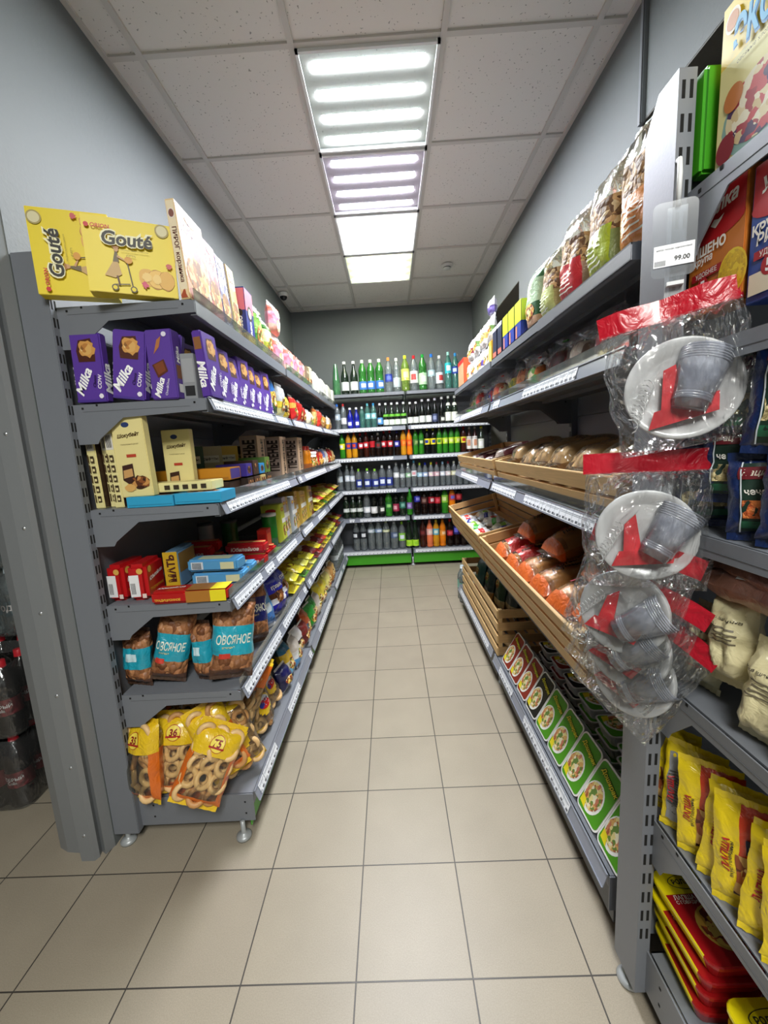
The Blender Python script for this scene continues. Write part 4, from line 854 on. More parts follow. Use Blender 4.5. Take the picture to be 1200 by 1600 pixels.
for i, y in enumerate([2.93, 3.03]):
    L(node('syrup_bottle', None, [node('bottle_body', hn.mesh('bottle_body')), node('cap', MB().lathe([(.017, .152), (.017, .18), (0, .182)], M('#c8301a', .4), 12).mesh('cap')), node('paper_label', MB().lathe([(.0345, .02), (.0330, .058)], M('#8a4a1a', .5), 16).mesh('paper_label'))]),
      'amber syrup bottle with red cap, %s, beside brown cartons' % ['nearer one', 'farther one'][i], 'bottle', 'amber syrup bottles on the left third shelf', y, LZ[2]+.004, x=-.60)
tin = node('round_tub', None, [node('tub', MB().lathe([(0, 0), (.05, 0), (.055, .13), (.0, .13)], M('#e0e2dc', .3), 20).mesh('tub')), node('lid', MB().lathe([(.057, .122), (.058, .138), (0, .14)], M('#f0f0ee', .35), 20).mesh('lid')), node('paper_label', MB().lathe([(.0512, .02), (.0546, .1)], FOOD, 20).mesh('paper_label'))])
L(tin, 'white round plastic tub on the left third shelf', 'tub', None, 3.16, LZ[2]+.004, x=-.61)
L3B = [('red and yellow chips bag', [(.4, '#e8a040'), (.7, '#d84a20'), (1, '#c82a18')]), ('bright red chips bag', [(.3, '#e86a3a'), (1, '#b81818')]), ('orange chips bag', [(.4, '#e8b050'), (1, '#e0602a')]), ('blue and white sweets bag', [(.4, '#e8e0d0'), (1, '#6a7ab0')]), ('white sweets bag', [(.4, '#e8e0d0'), (1, '#d8d8d8')]), ('shiny red sweets bag', [(.5, '#c83020'), (1, '#d01818')]), ('crimson sweets bag', [(.4, '#d8a050'), (1, '#b82018')]), ('beige sweets bag', [(.4, '#c89a60'), (1, '#e8c890')])]
for i, (d, cs_) in enumerate(L3B):
    L(softbag(.12, .15-.01*(i % 3), .07, cs_, [('e', 0, .05, .03, .025, FOOD)], 40+i), d+' near the far end of the left third shelf', 'sweets bag', 'soft bags on the left third shelf', 3.30+.15*i, LZ[2]+.018, x=-.60, rz=90+((i*7) % 11-5), rx=-12)

# fourth shelf: biscuits in red wrappers, blue wrappers, tubes, small cartons
def red_pack(w_=.06, h_=.125, d_=.14):
    return carton('biscuit_pack', w_, h_, d_, '#b81a1e', front=[('r', -w_*.42, h_*.12, w_*.1, h_*.72, '#e8e8ea')]+[('r', -w_*.36+q*.004, h_*.2, -w_*.33+q*.004, h_*.5, INK) for q in range(4)]+[('e', w_*.2, h_*.82, .010, .010, '#d8a850'), ('r', w_*.2, h_*.08, w_*.42, h_*.2, '#e8d0c8')], side=[('t', 'ТРАДИЦИОННОЕ', 0, h_*.25, d_*.7, None, 0, '#e8b030', .03, 0), ('t', 'Юбилейное', 0, h_*.6, d_*.7, None, 8, '#ffffff', .04, .25), ('e', -d_*.3, h_*.82, .012, .012, '#e0b050')], bev=.012, rough=.2, bname='wrapper')
rp = red_pack()
for i, (x, y, rz) in enumerate([(-.945, 1.325, -3), (-.865, 1.32, 6)]):
    LS(rp, ['red biscuit pack standing farthest left on the left fourth shelf', 'red biscuit pack standing second from left, left fourth shelf'][i], 'biscuit pack', 'red biscuit packs on the left fourth shelf', (x, y, LZ[3]+.006), R(rz))
yb = carton('biscuit_pack', .05, .14, .16, '#6a90b0', front=[('r', -.025, .0, .025, .14, '#c8a020'), ('t', 'МАТЬ', 0, .08, .1, None, 90, '#4a1a10', .06, 0)], side=[('r', -.07, .06, .07, .13, '#8a6a30')], bev=.008)
LS(yb, 'yellow and blue biscuit pack behind the red standing packs', 'biscuit pack', None, (-.80, 1.42, LZ[3]+.006), R(4))
def long_pack(c1, c2, c3, txt):
    return carton('biscuit_pack', .25, .042, .075, c1, front=[('r', -.01, 0.002, .07, .04, c2), ('r', .07, .002, .122, .04, c3), ('t', txt, -.07, .014, .085, None, 0, '#e8c040', .03, 0)], top=[('r', -.01, .003, .07, .072, c2), ('r', .07, .003, .122, .072, c3), ('t', 'Юбилейное', -.07, .04, .09, None, 8, '#ffffff', .04, .2)], bev=.008, rough=.22, bname='wrapper')
LS(long_pack('#b01818', M('#a8702a', .4), '#e8d820', 'ТРАДИЦИОННОЕ'), 'long red, brown and yellow biscuit pack lying at the front', 'biscuit pack', None, (-.675, 1.275, LZ[3]+.006), R(2))
blp = carton('biscuit_pack', .19, .044, .075, '#5aa0d0', front=[('r', -.08, .008, -.035, .036, '#d8e0e8')]+[('r', -.075+q*.005, .01, -.0725+q*.005, .033, INK) for q in range(7)]+[('r', .03, .008, .08, .034, '#d8d4a8')], top=[('r', -.06, .01, .06, .06, '#c8d0b0')], bev=.007, rough=.25, bname='wrapper')
for i, (x, y, z, rz) in enumerate([(-.655, 1.46, 0, 3), (-.665, 1.45, .048, -2), (-.655, 1.56, 0, 5)]):
    LS(blp, ['light blue biscuit pack at the bottom, behind the long red pack', 'light blue biscuit pack on top with a barcode', 'light blue biscuit pack lying farther back'][i], 'biscuit pack', 'light blue biscuit packs on the left fourth shelf', (x, y, LZ[3]+.006+z), R(rz))
rl = carton('biscuit_pack', .17, .045, .07, '#b81c20', front=[('t', 'Юбилейное', 0, .02, .12, None, 0, '#f0e0d0', .04, .2)], top=[('r', -.08, .02, .08, .04, '#c8a058')], bev=.01, rough=.22, bname='wrapper')
k = 0
for x, y, z in [(-.62, 1.68, 0), (-.63, 1.69, .048), (-.64, 1.77, 0), (-.63, 1.85, 0), (-.83, 1.62, 0), (-.84, 1.63, .05), (-.84, 1.74, 0), (-.85, 1.76, .05)]:
    LS(rl, 'lying red biscuit pack, %s from the front, left fourth shelf' % ORD[k], 'biscuit pack', 'lying red biscuit packs on the left fourth shelf', (x, y, LZ[3]+.006+z), R((k*5) % 9-4)); k += 1
rc = carton('biscuit_carton', .08, .11, .05, '#c82a20', front=[('r', -.03, .02, .03, .09, '#e05a30')], side2=[('r', -.02, .02, .02, .09, '#a81c18')])
L(rc, 'small upright red box beside the green chip tube', 'biscuit box', None, 1.93, LZ[3]+.006, x=-.60)
tubem = lambda c, n: node('chip_tube', None, [node('tube', MB().lathe([(0, 0), (.036, 0), (.036, .165)], M(c, .3), 24).mesh('tube')), node('lid', MB().lathe([(.0375, .158), (.0375, .17), (0, .171)], M(n, .4), 24).mesh('lid')), node('paper_label', MB().lathe([(.0364, .05), (.0364, .11)], M('#c8d8a0', .4), 24, matfn=lambda a, k: M('#e8e8d0', .4) if abs(a-.6) < .6 else M(c, .3)).mesh('paper_label'))])
L(tubem('#1f7a2a', '#d8d8d0'), 'bright green round chip tube near the shelf front', 'chip tube', 'chip tubes on the left fourth shelf', 2.03, LZ[3]+.004, x=-.62)
L(tubem('#1a4a22', '#3a3a3a'), 'dark green round chip tube in the back', 'chip tube', 'chip tubes on the left fourth shelf', 1.90, LZ[3]+.004, x=-.77)
L(tubem('#8a8a86', '#2a2a2a'), 'grey round chip tube in the back', 'chip tube', 'chip tubes on the left fourth shelf', 1.84, LZ[3]+.004, x=-.86)
bc = [('#c8d040', 'lime'), ('#c0b8c8', 'pale lilac'), ('#c8b888', 'pale tan'), ('#b8c0c8', 'pale blue'), ('#d0a860', 'light orange'), ('#c8a048', 'ochre'), ('#d0b050', 'gold'), ('#c09840', 'mustard'), ('#d8b858', 'straw'), ('#c8b040', 'yellow'), ('#8a4a28', 'reddish brown'), ('#6a3a20', 'dark brown')]
for i, (c, nm) in enumerate(bc):
    h_ = .20+.008*((i*3) % 4)
    t = carton('biscuit_carton', .072, h_, .10, c, front=[('e', 0, h_*.3, .026, .03, FOOD), ('e', 0, h_*.85, .024, .010, '#b82020'), ('e', 0, h_*.85, .020, .007, '#e8c040'), ('r', -.03, h_*.5, .03, h_*.62, '#f0f0e8')], side2=[('e', 0, h_*.84, .028, .011, '#b82020'), ('r', -.04, h_*.1, .04, h_*.5, c)], bev=.002)
    L(t, '%s upright biscuit carton, %s in the carton row' % (nm, ORD[i]), 'biscuit carton', 'upright biscuit cartons on the left fourth shelf', 2.13+.079*i, LZ[3]+.006, x=-.568-(i % 3)*.007, rz=90, rx=-3)
def flat_pack(c, seed, w_=.13, l_=.23, t_=.045):
    n = pack('biscuit_pack', w_, l_, t_, bands((.35, c[0]), (.7, c[1]), (1, c[0])), [('e', 0, l_*.3, w_*.3, l_*.09, '#7a2018'), ('e', 0, l_*.3, w_*.26, l_*.07, c[0]), ('r', -w_*.3, l_*.5, w_*.3, l_*.66, FOOD)], seed, 10, 12, WK(c[0]), .005)
    Q = Matrix.Rotation(R(-90), 4, 'X')          # lay it down, one end to the front
    T = Matrix.Translation((0, 0, t_/2)) @ Matrix.Rotation(R(90), 4, 'X').inverted()
    kids = []
    for kk in n['kids']: me = kk['mesh']; me.transform(T); kids.append(kk)
    return node('biscuit_pack', None, kids)
FP = [flat_pack(c, 60+i) for i, c in enumerate([('#e8d830', '#c8a018'), ('#e8e040', '#8a6a20'), ('#e0e060', '#c8b830'), ('#7a1a20', '#e8d8d0'), ('#c83a28', '#e8c080'), ('#4a8a2a', '#e8e030'), ('#d8b060', '#8a5020')])]
FN = ['yellow', 'bright yellow', 'pale yellow', 'maroon', 'red', 'green and yellow', 'tan']
def lay_row(z, y0, y1, step, seq, shelf, lean, layers, grp, x=-.545):
    n = 0; y = y0
    while y < y1:
        for q in range(layers):
            i = seq[n % len(seq)]
            o = L(FP[i], '%s flat biscuit pack, %s from the near end, %s' % (FN[i], ORD[min(n, 29)], shelf), 'biscuit pack', grp, y+.01*q, z+.012+q*.052, x=x-.012*q-(n % 3)*.004, rz=90+((n*7) % 9-4), rx=lean+((n*3) % 5-2))
            n += 1
        y += step
lay_row(LZ[3], 3.14, 4.42, .145, [0, 2, 1, 4, 0, 1, 5, 6, 0, 2], 'left fourth shelf', 6, 2, 'flat biscuit packs on the left fourth shelf')

# fifth shelf: oatmeal biscuit bags, then flat yellow packs
OAT = MIX(['#8a5a38', '#b07a50', '#7a4a2c', '#a87048'], 42, .5, 'oat_biscuits', .012)
def oat(w_, h_, t_, c, seed, txt=True, c2=None):
    def f(u, v, s):
        if .3 < v < .72: return WK(c)
        if v <= .12: return WK('#5a3a28')
        return OATF
    return pack('oatmeal_biscuit_bag', w_, h_, t_, f, ([('t', 'ОВСЯНОЕ', 0, h_*.52, w_*.82, h_*.13, 0, '#e8e8d8', .025, .05), ('t', 'печенье', -.02, h_*.41, w_*.3, None, 0, '#f0d890', .02, .1), ('r', -w_*.36, h_*.26, -w_*.1, h_*.33, '#c83a2a')] if txt else [('r', -w_*.2, h_*.45, w_*.2, h_*.6, '#c8e4ec')]), seed, 16, 20, WK('#4a3428'), .008, .06)
OATF = OAT
og = 'teal oatmeal biscuit bags on the left fifth shelf'
LS(oat(.115, .185, .07, '#1f9cb4', 1, False), 'leftmost teal oatmeal biscuit bag on the left fifth shelf', 'biscuit bag', og, (-.915, 1.35, LZ[4]+.020), R(-12), R(-6))
LS(oat(.13, .235, .08, '#1f9cb4', 2), 'second teal oatmeal biscuit bag from the left, leaning right', 'biscuit bag', og, (-.80, 1.345, LZ[4]+.020), R(10), R(-6), R(14))
LS(oat(.085, .19, .07, '#1f9cb4', 3, False), 'narrow teal oatmeal biscuit bag between two larger ones', 'biscuit bag', og, (-.71, 1.36, LZ[4]+.020), R(-20), R(-6), R(-6))
LS(oat(.155, .25, .09, '#1fa4bc', 4), 'largest teal oatmeal bag with big lettering at the shelf corner', 'biscuit bag', og, (-.615, 1.345, LZ[4]+.020), R(24), R(-10), R(9))
LS(oat(.16, .25, .08, '#1c2468', 5), 'dark blue oatmeal biscuit bag right behind the largest teal one', 'biscuit bag', None, (-.60, 1.60, LZ[4]+.020), R(55), R(-12), R(10))
lb = softbag(.15, .2, .07, [(.3, '#3a80d0'), (.7, '#5aa0e0'), (1, '#2a60b8')], [('r', -.04, .06, .04, .1, '#d8e8f4')], 71)
LS(lb, 'sky blue shiny bag between dark blue and royal blue bags', 'biscuit bag', None, (-.60, 1.76, LZ[4]+.020), R(70), R(-16))
rb = softbag(.18, .19, .09, [(.25, '#1a1a98'), (.45, '#e8e8f0'), (.6, '#5a3018'), (1, '#2430d0')], [('e', 0, .08, .04, .03, CHOC), ('t', 'пряник', 0, .13, .1, None, 0, '#ffffff', .05, .1)], 72, wr=.014)
LS(rb, 'royal blue shiny bag with brown picture, nearer one', 'biscuit bag', 'royal blue bags on the left fifth shelf', (-.59, 1.93, LZ[4]+.022), R(75), R(-14))
LS(rb, 'royal blue shiny bag with brown picture, farther one', 'biscuit bag', 'royal blue bags on the left fifth shelf', (-.60, 2.08, LZ[4]+.022), R(95), R(-18))
lay_row(LZ[4], 2.24, 4.40, .15, [0, 1, 1, 0, 5, 2, 0, 1, 2, 3, 3, 0, 4, 3, 6, 4], 'left fifth shelf', 8, 2, 'flat biscuit packs on the left fifth shelf', x=-.548)

# bottom shelf: bags of bread rings, then mixed bags
RINGM = M('#e6bf86', .45); RINGD = M('#c8935a', .5)
FILMY = GLASS('#fbf8ec', .97, .08, .02, 'clear_film_bag', .006)
ORG = WK('#d86a18'); YEL = WK('#e8c020')
def ring_bag(w_, h_, t_, seed, style=0, price=None, ring=.036):
    rr = random.Random(seed)
    def f(u, v, s):
        if style == 0:
            if v > .62 and s < 0 and u < 1: return YEL
            if abs(u-.5) > .40 and v < .7: return ORG
            if v < .08: return ORG
            return FILMY
        if style == 1:
            if (u-.5)**2/.09+(v-.5)**2/.05 < 1 and s < 0: return YEL
            if v > .9 or v < .07: return YEL
            return FILMY
        if .30 < v-.35*u < .62: return ORG
        if v > .75: return YEL
        return FILMY
    mb, surf = pillow(w_, h_, t_, f, seed, 18, 22, wr=.006, pinch=.05); crimp(mb, w_*.95, h_, FILMY if style == 1 else YEL, .016)
    rg = MB(); 
    nx = max(2, int(w_/(ring*1.5))); nz = max(3, int(h_/(ring*1.25)))
    for iz in range(nz):
        for ix in range(nx):
            for iy in (-1, 1):
                u = -1+2*(ix+.5)/nx; v = -1+2*(iz+.5)/nz
                tt = t_*.5*max(0., 1-abs(u)**3)**.5*max(0., 1-abs(v)**4)**.6
                if tt < .016: continue
                T = Matrix.Translation((u*w_*.42+rr.uniform(-.005, .005), iy*min(tt*.45, tt-.016), (v+1)/2*h_+rr.uniform(-.006, .006))) @ Matrix.Rotation(rr.uniform(-.6, .6)+R(90), 4, 'X') @ Matrix.Rotation(rr.uniform(-.7, .7), 4, 'Y')
                rg.torus((0, 0, 0), ring*.68, ring*.27, RINGM if rr.random() < .7 else RINGD, T, 14, 7)
    its = []
    if style in (0, 2): its = [('e', 0, h_*.80, .026, .026, '#f4e6a0'), ('e', 0, h_*.80, .027, .027, '#a82018') , ('e', 0, h_*.80, .025, .025, '#f0d850'), ('r', -.028, h_*.74, .028, h_*.765, '#a82018'), ('t', price or '75', 0, h_*.81, .030, None, 0, '#8a1a18', .05, .1)]
    else: its = [('e', 0, h_*.56, w_*.22, h_*.12, '#c8d0e0'), ('e', 0, h_*.5, w_*.22, h_*.1, '#c82020'), ('e', -.02, h_*.5, w_*.10, h_*.06, '#2038a0'), ('t', 'бублики', 0, h_*.56, w_*.36, None, 15, '#3a3a5a', .02, .2)]
    a, t = decals(its, w_, h_, lambda o: surf(o), True)
    ro = node('bread_rings', rg.mesh('bread_rings'))
    return node('bread_ring_bag', None, [node('bag_film', mb.mesh('bag_film')), ro, node('lettering', t.mesh('lettering'))]+[node('printed_picture', q.mesh('printed_picture')) for q in a])
bg = 'bags of bread rings on the left bottom shelf'
zb = LZ[5]+.004
RB = [(ring_bag(.16, .26, .09, 11, 0, '35'), (-.880, 1.27, zb+.03), -22, -10, -4, 'bread ring bag with yellow corner, leftmost, hanging over the edge'),
      (ring_bag(.17, .25, .09, 12, 0, '36'), (-.82, 1.30, zb+.02), 8, -16, 6, 'bread ring bag with yellow price corner in the middle'),
      (ring_bag(.18, .24, .09, 13, 0, '75'), (-.72, 1.27, zb+.02), 12, -20, 28, 'tilted bread ring bag with large price corner, front middle'),
      (ring_bag(.17, .25, .10, 14, 1), (-.61, 1.345, zb+.03), 35, -12, -14, 'clear bread ring bag with round blue emblem by the corner'),
      (ring_bag(.19, .28, .09, 15, 2, '12'), (-.80, 1.43, zb+.15), 10, -25, -12, 'bread ring bag lying on top at the back left'),
      (ring_bag(.2, .27, .09, 16, 2, '75'), (-.70, 1.47, zb+.12), -15, -30, 12, 'bread ring bag lying on top at the back middle'),
      (ring_bag(.15, .24, .08, 17, 0, '75'), (-.655, 1.31, zb+.08), 30, -20, -18, 'slim bread ring bag between the middle and corner bags'),
      (ring_bag(.16, .2, .09, 18, 1), (-.60, 1.60, zb+.02), 75, -20, 5, 'small bread ring bag right behind the corner bag'),
      (ring_bag(.16, .19, .09, 19, 1), (-.61, 1.78, zb+.02), 85, -25, -5, 'small bread ring bag farther along the bottom shelf')]
for n_, loc, rz, rx, ry, d in RB: LS(n_, d, 'bread ring bag', bg, loc, R(rz), R(rx), R(ry))
MB6 = [('dark navy snack bag', [(.5, '#14184a'), (1, '#1c2060')], .11), ('blue and white rusk bag', [(.3, '#6ab0d8'), (.5, '#e0d8c8'), (.75, '#e8c030'), (1, '#1f6a90')], .17), ('white rusk bag with blue print', [(.3, '#4a90c8'), (.6, '#e8e8ea'), (1, '#d8d0c8')], .15), ('black and white snack bag', [(.4, '#e8e4e0'), (.6, '#3a2028'), (1, '#f0f0f0')], .14), ('dark red snack bag', [(.5, '#5a1418'), (1, '#7a2020')], .13), ('orange and blue snack bag', [(.3, '#c87830'), (.5, '#2a60a0'), (1, '#c85a28')], .16), ('green snack bag', [(.5, '#1f8a2a'), (1, '#2aa038')], .15), ('red and green snack bag', [(.3, '#c83a28'), (.6, '#e0c090'), (1, '#2a8a30')], .15), ('clear rusk bag', [(.4, '#d8c8b0'), (1, '#c8c0b8')], .14),
       ('yellow rusk bag', [(.3, '#d8c090'), (1, '#e8d830')], .17), ('bright yellow rusk bag', [(.3, '#e0c8a0'), (.8, '#f0e050'), (1, '#e8c828')], .16), ('yellow and green rusk bag', [(.3, '#3a8a3a'), (.5, '#e8e0b0'), (1, '#e8e040')], .15), ('pale yellow bag', [(.3, '#e8d8a8'), (1, '#e8e080')], .15), ('beige ring biscuit bag', [(.3, '#c89858'), (1, '#e0c080')], .15), ('brown ring biscuit bag', [(.4, '#a87038'), (1, '#c89858')], .15), ('golden ring biscuit bag', [(.4, '#c89040'), (1, '#e0b870')], .14)]
y = 1.93
for i, (d, cs_, h_) in enumerate(MB6):
    L(softbag(.112, h_, .07, cs_, [('e', 0, h_*.35, .035, h_*.18, FOOD)], 90+i, wr=.009), '%s, %s mixed bag along the left bottom shelf' % (d, ORD[i]), 'snack bag', 'mixed snack bags on the left bottom shelf', y, zb+.018, x=-.575-(i % 2)*.02, rz=90+((i*7) % 21-10), rx=-14)
    y += .121
wb = bottle('pet', 'clear', '#c8d8e0', '#c8d4dc', '#e8eef2', (.42, .6), h=.27, r=.04)
k = 0
for y in [3.96+.09*i for i in range(6)]:
    for x in (-.60, -.70):
        L(wb, 'clear water bottle at the far end, %s of the cluster, left bottom shelf' % ORD[k], 'bottle', 'water bottles at the far end of the left bottom shelf', y, zb, x=x); k += 1

# ================================================================== RIGHT RACK GOODS
def Q(n, label, cat, group, y, z, x=.56, rz=-90, ry=0, rx=0, sc=1., free=False):
    o = spawn(n, label, cat, group, (x, y, z), R(rz), R(rx), R(ry), sc)
    return o if free else rest(o, n, level(RZ if y > .9 else EZ, z), xmin=.5365 if y > .9 else None)
NUTS = MIX(['#c8a070', '#8a6a48', '#e0c8a0', '#6a4a30'], 70, .6, 'nuts_and_grains', .004)
def label_bag(w_, h_, t_, lab, low, seed, clear_top=.7, name='gift_snack_bag'):
    c = WK(lab); lo = WK(low)
    def f(u, v, s):
        if v > clear_top: return FILMY
        if v < .42 and .1 < u < .9 and s < 0: return c
        return NUTS if v > .4 else lo
    return pack(name, w_, h_, t_, f, [('r', -w_*.3, h_*(.12+.05*q), w_*.25-.01*(q % 3), h_*(.135+.05*q), '#f4f4e8') for q in range(5)], seed, 14, 16, FILMY, .007, .1)
rg = 'gift snack bags on the right top shelf'
RT = [(label_bag(.15, .27, .08, '#e08a2a', '#c8a868', 201), 1.03, 'tall snack bag with orange label nearest the camera', 4), (label_bag(.15, .26, .08, '#a8b830', '#8a9a60', 202), 1.20, 'tall snack bag with lime green label', -3),
      (label_bag(.15, .25, .08, '#c8303a', '#b89080', 203), 1.375, 'tall snack bag with red label', 5), (label_bag(.14, .22, .08, '#b8c078', '#a8a068', 204), 1.55, 'snack bag with pale olive label, in front of the open box', -4),
      (softbag(.14, .23, .08, [(.2, '#c8a080'), (.45, '#2f5a38'), (.8, '#b8d0b0'), (1, '#3a6a40')], [('e', 0, .07, .04, .03, FOOD)], 205), 1.71, 'snack bag with dark green and pale green print', 3)]
for n_, y, d, a in RT: Q(n_, d+', right top shelf', 'snack bag', rg, y, RZ[0]+.018, x=.60, rz=-90+a, rx=-4)
for i, y in enumerate([1.10, 1.28, 1.45]):
    Q(label_bag(.16, .30, .07, ['#d8904a', '#a8d078', '#d87a8a'][i], '#c8c0a0', 210+i, .6), 'back row tall snack bag, %s tint, behind the labelled bags' % ['amber', 'pale green', 'pink'][i], 'snack bag', 'back row snack bags on the right top shelf', y, RZ[0]+.018, x=.735, rx=-6)
ob = MB().box(-.05, .05, 0, .05, 0, .20, M('#e8e0cc', .6)); fl = MB().box(-.05, .05, -.001, .001, .2, .26, M('#c8b890', .6), Matrix.Translation((0, .045, 0)))
Q(node('open_paper_box', None, [node('carton', ob.mesh('carton')), node('flap', fl.mesh('flap')), node('inner_lining', MB().box(-.047, .047, -.0012, 0, .1, .19, WHITE).mesh('inner_lining'))]), 'open cream paper box with its flap up, right top shelf', 'box', None, 1.60, RZ[0]+.006, x=.67, rz=-75)
by = carton('pasta_pack', .085, .17, .07, '#1f3a9a', front=[('r', -.042, .085, .042, .168, '#c8d820'), ('r', -.03, .02, -.012, .075, '#e08a6a')], side=[('r', -.034, .085, .034, .168, '#c0cc20'), ('r', .01, .01, .022, .08, '#d88a6a')], side2=[('r', -.034, .085, .034, .168, '#c0cc20')], bev=.006, bname='wrapper')
for i, y in enumerate([1.845, 1.94, 2.035]): Q(by, 'blue and lime green snack pack, %s from the camera' % ORD[i], 'snack pack', 'blue and lime packs on the right top shelf', y, RZ[0]+.006, x=.565)
nv_ = carton('pasta_pack', .085, .17, .07, '#1c2440', front=[('r', -.03, .02, .03, .05, '#c86a5a'), ('r', -.042, .15, .042, .168, '#e8e8f0')], side=[('r', -.03, .02, .0, .1, '#8a90b0')], bev=.006, bname='wrapper')
for i, y in enumerate([2.14, 2.235]): Q(nv_, ['navy snack pack beside the blue and lime packs', 'navy snack pack next to the yellow pack'][i], 'snack pack', 'navy packs on the right top shelf', y, RZ[0]+.006, x=.565)
yl = carton('pasta_pack', .07, .13, .07, '#d0a830', front=[('r', -.03, .02, .03, .1, '#e8c860')], bev=.006, bname='wrapper')
Q(yl, 'mustard yellow snack pack between navy packs and white packets', 'snack pack', None, 2.33, RZ[0]+.006, x=.565)
WH = [softbag(.088, .12, .045, [(.3, '#e8e4e0'), (.6, c), (1, '#f0f0ee')], [('e', 0, .05, .03, .022, FOOD)], 220+i, wr=.008) for i, c in enumerate(['#c8b8a8', '#7a2a38', '#d8dce0', '#6a8a4a', '#5a4a9a', '#c8a868'])]
WN = ['beige', 'maroon', 'silver', 'leafy green', 'violet', 'straw']
k = 0
for q in range(2):
    for i in range(7):
        j = (i*2+q*3) % 6
        Q(WH[j], 'white dried snack packet with %s print, %s in the %s row' % (WN[j], ORD[i], ['lower', 'upper'][q]), 'snack packet', 'white packets at the far end of the right top shelf', 2.42+.095*i, RZ[0]+.018+.125*q, x=.585+.01*(k % 2), rz=-90+((k*7) % 17-8), rx=-5); k += 1
vi = softbag(.16, .1, .07, [(.5, '#6a5aa0'), (1, '#d8d0e0')], [], 240)
Q(vi, 'violet packet lying on top of the white packets', 'snack packet', None, 2.45, RZ[0]+.262, x=.61, sc=.75)
rs = MIX(['#c83020', '#e8a060', '#f0d8b0'], 30, .5, 'straw_pattern')
for i in range(4):
    t = carton('bread_stick_box', .055, .20, .05, '#d85a30', front=[('r', -.025+.012*q, .01, -.019+.012*q, .17, '#f0d8a8') for q in range(4)]+[('r', -.027, .17, .027, .198, '#c81818')], side2=[('r', -.02, .01, .02, .16, '#e8b080')])
    Q(t, 'orange striped bread stick box, %s at the far end of right top shelf' % ORD[i], 'bread stick box', 'striped bread stick boxes on the right top shelf', 3.12+.058*i, RZ[0]+.006, x=.56)

# second shelf: cakes and clear bags, mostly in shade
FILM2 = GLASS('#fefefe', .99, .1, .01, 'clear_film', .01, .3)
def clear_bag(w_, h_, t_, fill, seed, tie='#c82020'):
    mb, surf = pillow(w_, h_, t_, lambda u, v, s: FILM2, seed, 12, 12, wr=.008, pinch=.15); crimp(mb, w_*.9, h_, FILM2, .02)
    inn = MB(); pf = [(0, 0), (.38, .02), (.45, .15), (.45, .45), (.36, .62), (0, .68)]
    inn.lathe([(a*w_, b_*h_) for a, b_ in pf], fill, 16, Matrix.Diagonal((1, t_/w_*.9, 1, 1)))
    return node('bakery_bag', None, [node('bag_film', mb.mesh('bag_film')), node('filling', inn.mesh('filling')), node('tie', MB().box(-.015, .015, -.004, .004, h_*.9, h_*.93, M(tie, .5)).mesh('tie'))])
RF = [('#8a2030', '#c8a0a0', '#5a1a20'), ('#c8b8a8', '#8a7060', '#e8e0d0'), ('#5a1420', '#8a1a28', '#3a1015'), ('#e8d8b8', '#e08040', '#5aa030'), ('#c86a30', '#3a2a1a', '#e8a060'), ('#e8e020', '#c8d040', '#8aa030'), ('#c87040', '#e8d0b0', '#c83a28'), ('#2a3a9a', '#e8e8f0', '#c82a2a'), ('#2a3a8a', '#c8d0f0', '#1a2a6a'), ('#c8302a', '#e8c0a0', '#8a2020'), ('#3a9a2a', '#8ad040', '#e8e8d0'), ('#d8b880', '#e8d0a0', '#a87840')]
RN = ['maroon cake', 'pale cake roll', 'dark red sweets', 'green and orange jelly', 'orange fruit jelly', 'bright yellow sweets', 'waffle cone', 'blue and white marshmallow', 'navy sweets', 'red ring biscuit', 'green jelly', 'straw coloured biscuit']
yy = 1.10
for i in range(12):
    w_ = .15 if i < 7 else .11; h_ = [.12, .12, .14, .12, .15, .13, .14, .14, .14, .15, .15, .13][i]
    Q(clear_bag(w_, h_, .09, MIX(list(RF[i]), 45, .35, 'sweets_mix'), 300+i, ['#c82020', '#e8e8e8', '#2a8a2a'][i % 3]), '%s bag, %s from the camera, right second shelf' % (RN[i], ORD[i]), 'bakery bag', 'clear sweets bags on the right second shelf', yy+w_/2, RZ[1]+.026, x=.605+(i % 3)*.012, rz=-90+((i*9) % 21-10), rx=-6)
    yy += w_+.035
for i in range(6):
    c = ['#7a1420', '#8a1a28', '#a02a20', '#c85a20', '#2a3a8a', '#6a1a20'][i]
    Q(softbag(.17, .17, .09, [(.5, c), (1, '#3a1418')], [], 330+i, wr=.01), 'back row %s bag in the shade, %s from the camera' % (['crimson', 'dark red', 'brick red', 'orange', 'navy', 'plum red'][i], ORD[i]), 'sweets bag', 'shaded back row bags on the right second shelf', 1.15+.2*i, RZ[1]+.02, x=.76, rx=-4)

